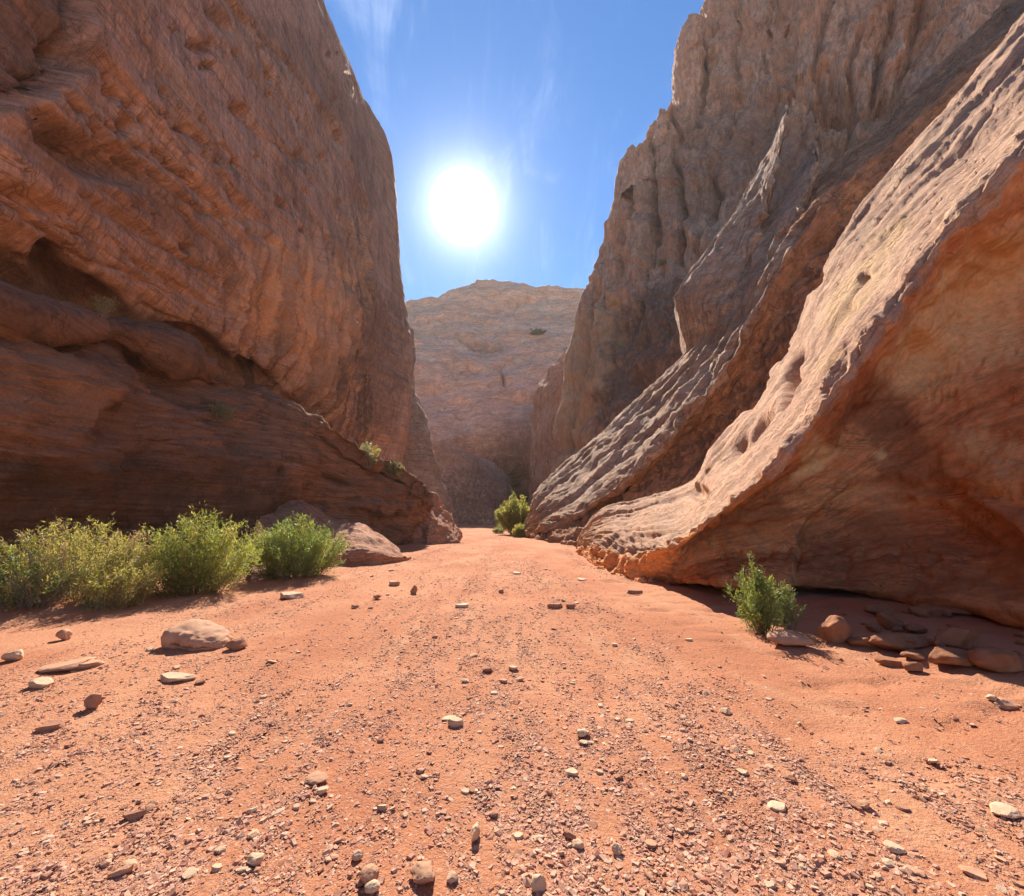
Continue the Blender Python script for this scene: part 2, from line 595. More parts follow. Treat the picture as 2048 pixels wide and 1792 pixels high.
def left_cliff():
    cols = []
    for Y, b in ((-14, .3), (-4, .3), (2, .2), (5, .1), (8, 0), (11, 0), (14, 0), (17, 0), (21, -.2), (25, -.5), (28.5, -.9)):
        c = zc(Y); cw = 32 - Y
        rec = 2.6 if Y < 24 else 1.6
        cols.append([L(Y, c - 1.6, 5.0), L(Y, c - .2, rec + .6), L(Y, c + .9, rec), L(Y, c + 2.2, rec * .42 + b), L(Y, c + 4.4, .1 + b + .04 * cw), L(Y, c + 8, -.45 + b + .07 * cw),
                     L(Y, 20, -.3 + b * .8 + .10 * cw), L(Y, 27, .2 + b * .5 + .12 * cw), L(Y, 34, .9 + .14 * cw), L(Y, 41, 1.8 + .16 * cw), L(Y, 46, 3.0 + .17 * cw), L(Y, 50, 5.4 + .18 * cw), L(Y, 53, 12 + .2 * cw), L(Y, 54, 26 + .2 * cw)])
    # beyond the prow the wall steps back, then swings out again to its far corner
    cols.append([L(31, 6.2, 5), L(31, 7.2, 2.6), L(31, 8.4, 1.4), L(31, 9.8, .9), L(31, 12, .5), L(31, 15.5, .0), L(31, 20, -.3), L(31, 27, .2), L(31, 34, .9), L(31, 41, 1.9), L(31, 46, 3.1), L(31, 50.2, 5.6), L(31, 53, 12), L(31, 54, 26)])
    cols.append([L(36, 6.4, 4), L(36, 7.4, 1.6), L(36, 8.8, 1.0), L(36, 11, .7), L(36, 14, .5), L(36, 17.5, .3), L(36, 22, .2), L(36, 28, .6), L(36, 35, .9), L(36, 41, 1.5), L(36, 46, 2.3), L(36, 50.2, 3.8), L(36, 53, 8), L(36, 54, 22)])
    cols.append([L(41, 6.8, 2), L(41, 7.8, .2), L(41, 9.6, -.6), L(41, 12, -.9), L(41, 15, -1.1), L(41, 19, -1.1), L(41, 24, -.9), L(41, 30, -.2), L(41, 36, .3), L(41, 41, .8), L(41, 45.5, 1.5), L(41, 50, 2.7), L(41, 52.5, 6), L(41, 53, 18)])
    sil = [(795, 960, 43), (803, 905, 44), (815, 850, 44.5), (819, 800, 45), (821, 740, 45.3), (821, 690, 45.5), (812, 620, 46), (800, 540, 46), (793, 430, 45.5), (786, 335, 45), (770, 268, 44), (724, 195, 43.5), (714, 186, 46), (704, 178, 52)]
    cols.append([P(*q) for q in sil])
    cols.append([(P(*q)[0] - 1.2, P(*q)[1] + 3.5, P(*q)[2]) for q in sil])
    cols.append([(P(*q)[0] - 7, P(*q)[1] + 9, P(*q)[2]) for q in sil])
    cols.append([(P(*q)[0] - 40, P(*q)[1] + 14, P(*q)[2]) for q in sil])
    sh = Sheet(cols, 480, 420)
    d = detail(sh, .30, (.05, .05, .8), .14)
    d *= .25 + .75 * sst(760 - sh.px, -40, 60) + 0
    # long tilted ledges of the bedding
    p = sh.p
    calm = .35 + .65 * sst(fbm(p * .09 + 5, 2), -.35, .3)
    d *= calm
    w = p[:, 2] + .10 * p[:, 1] + 1.4 * fbm(p * .12, 3)
    lay = fbm(V3(w * .75, p[:, 1] * .02, p[:, 0] * .02), 4, .6)
    d += .15 * lay * (1 - .4 * sst(p[:, 2], 20, 32)) + .07 * calm * fbm(V3(w * 2.6, p[:, 1] * .08, p[:, 0] * .08), 3)
    # flutes hanging down the bulge
    flt = sst(sh.px, 395, 470) * (1 - sst(sh.px, 735, 752)) * sst(sh.py + .35 * (sh.px - 560), 430, 560)
    fq = V3(p[:, 1] * .62 + p[:, 2] * .10 + .5 * fbm(p * .3, 2), p[:, 2] * .07, p[:, 0] * 0)
    d += flt * (.62 * ridged(fq, 3, .55) + .25 * fbm(p * np.array([1, 1.6, .25]), 3))
    # right of the seam the upper wall stands back a little
    d += sh.groove([(455, 0), (560, 110), (622, 180), (690, 290)], 4, .3, 8) + sh.step([(690, 290), (730, 405), (738, 520)], 7, .5, 110) * (sh.py < 700)
    d += sh.step([(182, -20), (180, 130), (160, 152), (100, 184), (-40, 215)], 5, .7, 320, 5)
    d += sh.groove([(182, -20), (178, 60), (180, 130), (160, 152), (100, 184), (-40, 215)], 6, .8, 4)
    for a in ((255, 252, 15, 15, 0, .8), (268, 212, 8, 8, 0, .6), (236, 188, 22, 13, 20, .5), (170, 312, 112, 32, 24, .8),
              (105, 528, 34, 40, 10, 1.2), (165, 590, 70, 30, 22, 1.3), (385, 690, 62, 26, 24, 1.6), (496, 742, 40, 15, 22, 1.8),
              (598, 315, 15, 13, 0, .7), (610, 292, 7, 7, 0, .4), (384, 497, 9, 9, 0, .5), (486, 222, 18, 10, 40, .6),
              (408, 95, 22, 10, 20, .5), (420, 133, 14, 8, 0, .4), (660, 318, 9, 13, 0, .5), (540, 155, 9, 14, 0, .5),
              (160, 110, 24, 24, 0, .5), (500, 420, 60, 10, 38, .25), (330, 330, 70, 9, 33, .2), (560, 410, 13, 7, 40, .4),
              (250, 440, 110, 10, 30, .2), (340, 560, 120, 10, 32, .25), (60, 400, 90, 14, 24, .3), (440, 40, 40, 14, 40, .5)):
        d += sh.dent(*a)
    rp = np.random.default_rng(3)
    for k in range(70):
        x = rp.uniform(150, 720); y = rp.uniform(20, 480)
        r = rp.uniform(3, 8)
        d += sh.dent(x, y, r * rp.uniform(1, 1.7), r, 35, rp.uniform(.15, .4))
    for k in range(26):
        x0, y0 = rp.uniform(-40, 560), rp.uniform(120, 620)
        sl = .62 + .16 * math.sin(k * 2.1) + (0.15 if y0 < 350 else -.05)
        ln = rp.uniform(60, 210)
        d += sh.groove([(x0, y0), (x0 + ln * .5, y0 + ln * .5 * sl - 6), (x0 + ln, y0 + ln * sl)], rp.uniform(2.2, 4.5), rp.uniform(.15, .42), 9) * (1 - flt * .7)
    sh.push(d)
    sh.stain = .75 * sh.region([(-60, -60), (182, -60), (180, 132), (100, 186), (-60, 215)], 10, 12)
    sh.stain += .45 * sh.region([(470, 10), (600, 60), (690, 190), (735, 300), (770, 420), (730, 420), (680, 270), (620, 180), (560, 110)], 14, 20)
    sh.stain += .5 * sh.region([(40, 240), (180, 270), (330, 350), (450, 470), (420, 560), (300, 470), (120, 380), (20, 330)], 30, 40)
    sh.stain += .55 * sh.region([(-40, 470), (150, 570), (330, 660), (540, 770), (430, 760), (200, 650), (-40, 600)], 16, 22)  # shade of the undercut below the bulge, painted dark
    sh.stain += .6 * sh.region([(735, 560), (800, 620), (815, 760), (790, 880), (700, 830), (690, 730)], 20, 30)  # darker tone where the wall steps back beyond the prow
    hang = fbm(V3(p[:, 1] * 1.5 + p[:, 2] * .12 + .5 * fbm(p * .3, 2), p[:, 2] * .06, p[:, 0] * 0), 3, .55)
    sh.stain += flt * .8 * sst(hang, .05, .4)
    sh.pale = (.4 + .5 * sst(-hang, .0, .35)) * sh.region([(470, 480), (560, 490), (735, 520), (700, 690), (660, 820), (560, 690), (480, 640)], 26, 40)
    rock('left_cliff', sh, M_LEFT, 'tall bulging sandstone cliff on the left with hollows and an undercut foot')


left_cliff()


def left_bench():
    def col(foot, mid, crest, inner):
        f, m, c = np.array(foot), np.array(mid), np.array(crest)
        low = f * .75 + m * .25 + np.array([-.25, .1, 0])
        up = m * .5 + c * .5 + np.array([.3, -.15, .25])
        k = .08 + .92 * min(max((c[1] - 15) / 3, 0), 1) * (1 - .75 * min(max((c[1] - 20.2) / 1.6, 0), 1))
        sho = c + np.array([1.25, -.95, -1.15]) * k
        up = up * (1 - .25 * k) + sho * .25 * k + np.array([.1, -.1, -.1]) * k
        return [tuple(f + np.array([0, 0, -.8])), tuple(low), tuple(m), tuple(up), tuple(sho), tuple(c), inner]
    cols = [
        col((-12.5, -14, 0), (-11.6, -14, 3.0), (-13.2, -14, 5.5), (-17, -14, 6)),
        col((-11.8, -2, 0), (-10.9, -2, 3.0), (-12.0, -2, 5.5), (-15, -2, 6)),
        col((-11.2, 4, 0), (-10.3, 4, 2.9), (-11.1, 4.5, 5.5), (-14, 5, 6.2)),
        col((-10.7, 7, 0), (-9.8, 7, 2.9), (-10.6, 7.6, 5.7), (-14, 8, 6.5)),
        col((-10.2, 9.5, 0), (-9.6, 9.5, 2.9), P(235, 662, 10.6), (-14.5, 11, 7.2)),
        col((-9.9, 12, 0), (-9.7, 12, 3.2), P(390, 730, 14), (-15, 14.5, 7.6)),
        col((-9.6, 14.5, 0), (-9.6, 14, 3.2), P(520, 775, 17), (-15.5, 18, 8)),
        col((-8.8, 16.6, 0), P(590, 935, 16), P(605, 812, 18.3), (-15, 21, 7.8)),
        col((-7.8, 18.2, 0), P(670, 950, 17.8), P(690, 874, 20), (-14, 25, 7)),
        col((-6.6, 20.2, 0), P(760, 990, 19.8), P(765, 924, 21.5), (-12, 29, 6)),
        col((-5.6, 22.4, 0), P(825, 1010, 21.6), P(822, 962, 22.3), (-10, 31, 5)),
        col(P(834, 1088, 23.5), P(846, 1022, 22.9), P(842, 990, 23.2), (-9.5, 32, 4)),
        col((-5.3, 26, 0), (-5.3, 25.2, 1.4), (-5.6, 25, 2.5), (-10, 33, 3.4)),
        col((-9, 33, 0), (-9, 32, 1), (-9.5, 31, 2), (-13, 36, 2.4)),
    ]
    sh = Sheet(cols, 430, 210)
    p = sh.p
    d = detail(sh, .30, (.10, .10, 2.6), .12, .35)
    w = p[:, 2] + .06 * p[:, 1] + .5 * fbm(p * .3, 3)
    d += .09 * fbm(V3(w * 2.4, p[:, 1] * .06, p[:, 0] * .06), 4, .6)
    top = sst(sh.cv, 3.3, 3.9)
    d += .12 * sst(sh.px, 700, 800) * fbm(p * 1.3, 4, .6) + .10 * top * ridged(V3(sh.s * .10, sh.t * 2.6 + .4 * fbm(p * .4, 2), p[:, 2] * 0), 3)
    d += sh.dent(563, 940, 7, 12, 10, .5)
    d += sh.step([(225, 1060), (262, 960), (278, 905), (195, 862), (215, 820), (260, 805), (255, 770), (110, 690), (-20, 650)], 6, .45, 160)
    d += sh.step([(612, 1000), (607, 935), (560, 905), (460, 900), (425, 850), (330, 770)], 5, .5, 140)
    d += sh.step([(840, 1000), (800, 1010), (740, 1000), (700, 1010)], 6, .35, 120)
    for a in ((770, 1050, 30, 14, 10, .5), (720, 1030, 40, 12, 10, .4), (690, 960, 22, 12, 30, .35), (800, 1040, 20, 9, 0, .4)):
        d += sh.dent(*a)
    pit = sst(sh.px, 680, 740) * sst(sh.py, 985, 1010)
    d -= pit * .25 * sst(perlin(p * 2.2), .1, .5)
    sh.push(d)
    sh.stain = .7 * sh.region([(-60, 915), (220, 905), (280, 900), (560, 930), (610, 1010), (560, 1090), (-60, 1090)], 22, 26)  # undercut shade painted dark along the foot of the bench
    sh.pale = .3 * sh.region([(-60, 660), (120, 700), (250, 770), (215, 830), (-60, 860)], 24, 30)
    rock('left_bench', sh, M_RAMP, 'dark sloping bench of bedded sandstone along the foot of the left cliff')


left_bench()


def mound(name, rows, nu, nv, mat, label, amp=.2, grooves=0.0, scale=.7):
    sh = Sheet(rows, nu, nv)
    d = amp * (fbm(sh.p * scale, 3) + .35 * ridged(sh.p * scale * 3, 3) * .6 + .15 * fbm(sh.p * 7, 3))
    if grooves:
        d += grooves * ridged(V3(sh.s * .25, sh.t * 3 + fbm(sh.p, 2), sh.s * 0), 3)
    sh.push(d)
    return rock(name, sh, mat, label)


def near_toe():
    front = [(500, 1165), (560, 1150), (640, 1136), (690, 1131), (760, 1129), (800, 1123), (822, 1116)]
    crest = [(530, 990, 16), (562, 1000, 16), (612, 1014, 15.6), (652, 1042, 15.2), (700, 1052, 15), (760, 1072, 15.0), (812, 1112, 15.4)]
    mid = [(510, 1080, 14), (560, 1075, 14.4), (640, 1085, 13.9), (690, 1095, 13.6), (740, 1096, 13.6), (780, 1106, 13.9), (818, 1115, 15.2)]
    rows = []
    for f, m, c in zip(front, mid, crest):
        a = np.array(PG(*f)); b = np.array(P(*m)) - (0, 0, .08); k = np.array(P(*c)) - (0, 0, .16)
        rows.append([tuple(a + (0, 0, -.5)), tuple(a + (0, 0, .05)), tuple(b), tuple(k), tuple(k + (-.8, 1.6, .25)), tuple(k + (-1.5, 4, -1.6))])
    mound('low_ledge', rows, 150, 110, M_TOE, 'low rounded sandstone ledge behind the right-hand green shrub', .16)


near_toe()


def far_toe():
    cr = [(835, 975, 25), (852, 985, 25.5), (872, 1002, 26), (892, 1024, 26.5), (907, 1045, 26.5), (917, 1068, 26), (919, 1084, 25.5)]
    ft = [(800, 1088), (836, 1088), (850, 1089), (870, 1089), (890, 1088), (908, 1087), (919, 1086)]
    rows = []
    for c, f in zip(cr, ft):
        a = np.array(PG(*f)); k = np.array(P(*c))
        rows.append([tuple(a + (0, 0, -.5)), tuple(a * .6 + k * .4 + (0.1, -.5, 0)), tuple(k + (0, -.3, 0)), tuple(k + (-.3, 1.2, -.05)), tuple(k + (-3, 5, -2.4))])
    mound('low_ledge', rows, 120, 80, M_TOE, 'small streaked rock nose ending the left bench at the wash', .2, .12)


far_toe()


def right_buttress():
    raw = [
        # crest, face, lip, ceiling, back wall, foot
        [(1150, 1094, 18.6), (1151, 1096, 18.4), (1152, 1098, 18.3), (1152, 1100, 18.4), (1152, 1102, 18.5), (1152, 1106, 18.6)],
        [(1205, 1020, 17.4), (1190, 1045, 16.0), (1186, 1078, 14.8), (1187, 1098, 14.1), (1190, 1115, 13.7), (1192, 1136, 13.2)],
        [(1270, 1000, 16.6), (1262, 1035, 14.2), (1262, 1090, 11.5), (1262, 1120, 11.0), (1266, 1140, 10.8), (1270, 1162, 10.6)],
        [(1330, 985, 16.0), (1310, 1020, 13.2), (1305, 1088, 10.0), (1300, 1115, 9.9), (1300, 1140, 10.2), (1302, 1166, 10.3)],
        [(1392, 962, 15.5), (1375, 995, 12.0), (1362, 1080, 8.4), (1350, 1110, 9.2), (1342, 1140, 9.8), (1335, 1170, 10.0)],
        [(1425, 895, 15.0), (1430, 935, 11.0), (1455, 1003, 7.4), (1440, 1040, 8.9), (1430, 1110, 9.9), (1420, 1178, 9.7)],
        [(1480, 830, 14.5), (1500, 866, 10.5), (1545, 928, 6.7), (1548, 975, 8.7), (1530, 1090, 9.8), (1515, 1186, 9.3)],
        [(1575, 700, 14.0), (1600, 742, 9.9), (1655, 788, 6.5), (1675, 880, 8.7), (1650, 1060, 9.6), (1630, 1192, 9.0)],
        [(1640, 540, 13.5), (1690, 592, 9.7), (1765, 632, 6.5), (1790, 760, 8.5), (1780, 1020, 9.0), (1765, 1200, 8.4)],
        [(1735, 395, 13.0), (1800, 462, 9.3), (1885, 465, 6.5), (1920, 640, 8.1), (1925, 980, 8.2), (1915, 1225, 7.6)],
        [(1895, 215, 12.0), (1955, 310, 8.8), (2035, 300, 6.2), (2075, 540, 7.4), (2080, 940, 7.2), (2075, 1262, 6.6)],
        [(2055, 20, 11.5), (2125, 110, 8.4), (2225, 110, 5.9), (2260, 440, 6.5), (2260, 920, 6.1), (2260, 1310, 5.6)],
        [(2290, -280, 11.0), (2390, -180, 8.0), (2510, -140, 5.4), (2550, 300, 5.2), (2560, 900, 4.7), (2560, 1420, 4.4)],
    ]
    cols = []
    for c in raw:
        k = [np.array(P(*q)) for q in c]
        back = k[0] + np.array([1.5, 2.2, -1.2])
        back2 = k[0] + np.array([3.5, 5.5, -7.0])
        lip2 = k[2] * .5 + k[3] * .5 + (k[2] - k[1]) * .02
        fx, fy, fY = c[5]
        g0 = np.array(PG(fx, fy))
        if fx > 1380:                                    # the wall stops short of the sand and is undercut
            edge = np.array(P(fx, fy - 12, g0[1] - .75))
            wall = np.array(P(c[4][0], c[4][1], min(c[4][2], g0[1] + .2)))
            foot = g0 + np.array([.6, 2.6, -.1])
        else:
            edge = k[5] * .92 + k[4] * .08; wall = k[4]; foot = k[5]
        foot2 = foot + np.array([0, .2, -.8])
        cols.append([tuple(q) for q in (back2, back, k[0], k[1], k[2], lip2, k[3], wall, edge, foot, foot2)])
    last = np.array(cols[-1])
    for dy, dx in ((-6, 2.0), (-16, 4)):
        cols.append([tuple(q) for q in last + np.array([dx, dy, 0])])
    sh = Sheet(cols, 480, 430)
    p = sh.p
    cv = sh.cv
    face = sst(cv, 1.4, 2.0) * (1 - sst(cv, 4.0, 4.5))
    inside = sst(cv, 4.2, 4.9)
    sw = sh.t + .35 * fbm(p * .6, 3)
    d = face * (.10 * ridged(V3(sh.s * .07, sw * .9, sh.s * 0), 3, .5) + .045 * ridged(V3(sh.s * .45, sw * 3.6, sh.s * 0 + 5), 3) + .018 * ridged(p * 4.5, 3))
    d += .12 * fbm(p * .4, 3)
    rag = np.exp(-((cv - 4.1) / .32) ** 2)
    d += rag * .13 * fbm(V3(sh.s * 1.6, sw * 1.2, sh.s * 0 + 7), 4, .6)
    # inside the alcove: broad scallops, exfoliation steps and a little grain
    lay = fbm(V3(p[:, 0] * .25, p[:, 1] * .25, p[:, 2] * .8) + .5 * fbm(p * .4, 2)[:, None], 4, .55)
    d += inside * (.22 * lay + .05 * fbm(p * 1.7, 3) + .018 * ridged(p * 5, 2))
    d += inside * sh.step([(1592, 1120), (1600, 1065), (1648, 1012), (1705, 968), (1760, 952), (1840, 962), (1900, 960), (1960, 1010), (2050, 1070)], 4, .22, 200, 6)
    d += inside * sh.groove([(1590, 1130), (1600, 1065), (1648, 1012), (1705, 968)], 4, .14, 5)
    d += inside * sh.step([(1420, 1050), (1500, 1052), (1640, 1022)], 3, .12, 100, 6)
    d += inside * sh.step([(1830, 990), (1870, 995), (1920, 1030)], 3, .16, 90, 5)
    d += inside * sh.groove([(1985, 815), (2010, 800), (2060, 785)], 3, .10, 4)
    d += inside * sh.groove([(1860, 795), (1915, 793)], 3, .08, 4)
    chip = sst(sh.py, 1020, 1080) * (1 - sst(sh.py, 1170, 1190)) * inside
    d -= chip * .05 * sst(perlin(p * np.array([5, 5, 7])), .12, .4)
    # slots and holes worn into the lit face
    for a in ((1516, 778, 11, 46, 28, .55), (1588, 742, 10, 42, 22, .6), (1508, 866, 12, 52, 38, .55), (1460, 900, 7, 40, 38, .35), (1398, 985, 16, 14, 0, .45),
              (1580, 790, 8, 34, 30, .4), (1730, 560, 6, 18, 35, .2), (1700, 620, 6, 16, 35, .2)):
        d += sh.dent(*a) * (1 - inside)
    d += sh.step([(1692, 425), (1655, 490), (1640, 560), (1600, 600), (1575, 690)], 6, .5, 40, 6) * (1 - inside)
    # the nose's scalloped front
    d += np.exp(-((sh.px - 1235) / 70) ** 2) * sst(sh.py, 1060, 1085) * .22 * ridged(V3(p[:, 1] * .9, p[:, 0] * .9, p[:, 2] * .35), 2)
    for q in ([(1700, 880), (1790, 850), (1880, 800)], [(1850, 760), (1960, 720), (2060, 690)], [(1890, 1010), (1990, 990), (2060, 1000)], [(1440, 1030), (1520, 1020), (1620, 1000)],
              [(1930, 940), (2000, 920), (2060, 925)], [(1660, 1080), (1740, 1100), (1840, 1090)]):
        d += inside * sh.groove(q, 2.6, .07, 9)
    sh.push(d)
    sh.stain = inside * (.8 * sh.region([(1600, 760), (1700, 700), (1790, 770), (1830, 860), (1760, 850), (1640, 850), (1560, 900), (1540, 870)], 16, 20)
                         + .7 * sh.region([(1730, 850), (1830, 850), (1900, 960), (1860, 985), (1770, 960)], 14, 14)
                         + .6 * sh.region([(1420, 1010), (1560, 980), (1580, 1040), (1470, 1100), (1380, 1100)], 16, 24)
                         + .65 * sh.region([(1610, 1060), (1760, 1030), (2100, 1060), (2100, 1230), (1600, 1190)], 26, 30))  # last patch paints the shade at the foot of the alcove wall
    sh.pale = inside * (1.0 * sh.region([(1590, 895), (1622, 862), (1672, 905), (1640, 948), (1592, 966)], 9, 9) + .8 * sh.region([(1745, 906), (1764, 900), (1776, 914), (1758, 924)], 6, 5)
                        + .5 * sh.region([(1880, 880), (1960, 850), (2060, 900), (2060, 1000), (1960, 980)], 20, 26) + .6 * sh.region([(1740, 700), (1860, 560), (2090, 420), (2090, 700), (1900, 800), (1790, 780)], 40, 40))
    sh.pale += (1 - inside) * .5 * sh.region([(1660, 620), (1740, 500), (1830, 420), (1800, 500), (1720, 620), (1640, 760)], 16, 26)
    me = sh.mesh('right_buttress', M_PALE)
    me.materials.append(M_ALC)
    # the sheltered rock under the lip is unweathered orange stone
    q = (cv + .3 * fbm(p * .8, 4, .6) - 1.2 * (1 - sst(sh.cu, 1.5, 4.2))).reshape(sh.nu, sh.nv)[:-1, :-1]
    me.polygons.foreach_set('material_index', (q > 4.3).astype(np.int32).ravel())
    link('right_buttress', me, kind='structure', label='pale leaning sandstone buttress on the right over a deep orange alcove')


right_buttress()


def right_rib():
    raw = [
        # crest, face, lip, recess, foot
        [(1057, 1052, 31), (1057, 1058, 30.4), (1058, 1064, 29.8), (1058, 1070, 29.5), (1058, 1076, 29.2)],
        [(1074, 1000, 31.5), (1078, 1025, 29.2), (1088, 1058, 27), (1094, 1072, 26), (1100, 1087, 24.6)],
        [(1110, 950, 32), (1132, 978, 28.5), (1160, 1020, 25.2), (1158, 1050, 24.5), (1150, 1096, 22)],
        [(1190, 880, 32), (1225, 905, 28.5), (1262, 950, 24.8), (1245, 1000, 25.6), (1210, 1100, 22)],
        [(1255, 822, 31.8), (1290, 850, 28.4), (1330, 885, 24.8), (1320, 945, 25.6), (1280, 1095, 22)],
        [(1330, 748, 31), (1355, 778, 28), (1385, 815, 24.8), (1400, 900, 25.4), (1350, 1060, 22)],
        [(1385, 690, 30), (1408, 715, 27.5), (1436, 760, 24.6), (1460, 850, 24.8), (1420, 1000, 21.5)],
        [(1425, 610, 29.5), (1455, 640, 27), (1490, 660, 24.2), (1530, 760, 23.8), (1500, 960, 21)],
        [(1490, 490, 29), (1525, 515, 26.5), (1562, 520, 23.8), (1600, 640, 22.6), (1600, 900, 20)],
        [(1565, 400, 28), (1595, 425, 26), (1632, 420, 23.6), (1690, 540, 21.6), (1700, 800, 20)],
        [(1640, 350, 27.5), (1672, 356, 25.6), (1708, 350, 23.4), (1760, 450, 20.8), (1800, 700, 19)],
        [(1735, 280, 27), (1768, 282, 25.2), (1805, 270, 23), (1870, 360, 19.8), (1950, 600, 18)],
        [(1850, 170, 26), (1884, 168, 24.2), (1922, 150, 22), (2000, 240, 19), (2150, 500, 17)],
        [(1985, 30, 25.5), (2030, 30, 23.5), (2080, 20, 21.5), (2170, 100, 18.5), (2300, 400, 16.5)],
        [(2120, -150, 25), (2170, -150, 23), (2230, -150, 21), (2330, -50, 18), (2500, 300, 16)],
    ]
    cols = []
    for c in raw:
        far = 2.6 if c[0][1] < 960 else .8
        k = [np.array(P(q[0], q[1], q[2] + (far if i == 0 else .4 * far if i == 1 else 0))) for i, q in enumerate(c)]
        back = k[0] + np.array([1.2, 2.5, -1.8])
        back2 = k[0] + np.array([3, 9, -9])
        foot = k[4].copy()
        foot[2] = min(foot[2], foot[2])
        cols.append([tuple(q) for q in (back2, back, k[0], k[1], k[2], k[2] * .5 + k[3] * .5 + np.array([.3, 1.2, 0]), k[3], k[4], k[4] + np.array([0, .3, -1.5]))])
    sh = Sheet(cols, 400, 250)
    p = sh.p
    cv = sh.cv
    face = sst(cv, 1.5, 2.1) * (1 - sst(cv, 4.1, 4.6))
    sw = sh.t + .8 * fbm(p * .35, 3)
    d = face * (.34 * ridged(V3(sh.s * .05, sw * .5, sh.s * 0), 3, .55) + .13 * ridged(V3(sh.s * .25, sw * 2.0, sh.s * 0 + 3), 3) + .04 * ridged(p * 2, 3))
    d += .28 * fbm(p * .3, 4, .5)
    d += sst(cv, 4.3, 5) * (.35 * ridged(p * .6, 4, .55))
    rag = np.exp(-((cv - 4.1) / .4) ** 2)
    d += rag * (.5 - .3 * sst(sh.cu, 6.5, 8.5)) * fbm(V3(sh.s * .45, sw * .4, sh.s * 0 + 7), 4, .6)
    sh.push(d)
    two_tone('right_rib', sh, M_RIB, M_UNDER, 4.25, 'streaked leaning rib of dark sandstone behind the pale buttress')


right_rib()


def fin(name, crest, width, label, seed=0, deep=3.6):
    """A leaning fin on the tower wall: a bright sloping face, a ragged lip and a shaded underside."""
    cols = []
    n = len(crest)
    deep0 = deep
    for i, ((px, py, Y), w) in enumerate(zip(crest, width)):
        deep = deep0 * min(1, .35 + 1.3 * min(i, n - 1 - i) / n * 2)
        k = np.array(P(px, py, Y + 1.0))
        lip = np.array(P(px + w, py + .28 * w, Y - deep))
        und = np.array(P(px + w + 5, py + .42 * w, Y - deep * .55))
        cols.append([tuple(q) for q in (k + (2.5, 5.0, -2.5), k + (.3, 1.0, -.1), k, k * .5 + lip * .5 + (-.05, -.1, .25), lip, lip * .5 + und * .5 + (.15, .3, 0), und, und + (2.5, 6, -.5))])
    sh = Sheet(cols, 240, 130)
    p = sh.p
    face = sst(sh.cv, 1.3, 2.2) * (1 - sst(sh.cv, 4, 4.6))
    wide = np.clip(np.interp(sh.cu, np.arange(n), width) / 60, .1, 1)
    sw = sh.t + .5 * fbm(p * .4 + seed, 3)
    d = wide * face * (.22 * ridged(V3(sh.s * .06 + seed, sw * .7, sh.s * 0), 3, .55) + .10 * ridged(V3(sh.s * .3, sw * 2.6, sh.s * 0 + seed), 3))
    d += wide * np.exp(-((sh.cv - 4.1) / .4) ** 2) * .7 * fbm(V3(sh.s * .6, sw * .3, sh.s * 0 + seed), 4, .6)
    d += .22 * fbm(p * .5 + seed, 3)
    sh.push(d)
    return two_tone(name, sh, M_RIB, M_TOWER, 4.4, label)


fin('right_fin', [(1572, 215, 32.4), (1556, 262, 32.2), (1535, 310, 32), (1502, 365, 31.8), (1470, 420, 31.6), (1422, 490, 31.4), (1376, 550, 31.2), (1352, 594, 31.1), (1362, 640, 31.1), (1372, 690, 31.2), (1382, 745, 31.3)],
    [3, 10, 20, 36, 54, 78, 94, 96, 84, 68, 50], 'tall narrow streaked fin fanning out down the shaded right wall', seed=3, deep=2.4)
fin('right_fin', [(1622, 298, 28.8), (1606, 325, 28.7), (1580, 370, 28.6), (1548, 430, 28.5), (1505, 520, 28.4), (1470, 590, 28.4), (1440, 650, 28.4)],
    [5, 24, 36, 44, 52, 54, 50], 'shorter grey streaked fin beside the tall narrow fin', seed=9, deep=2.6)


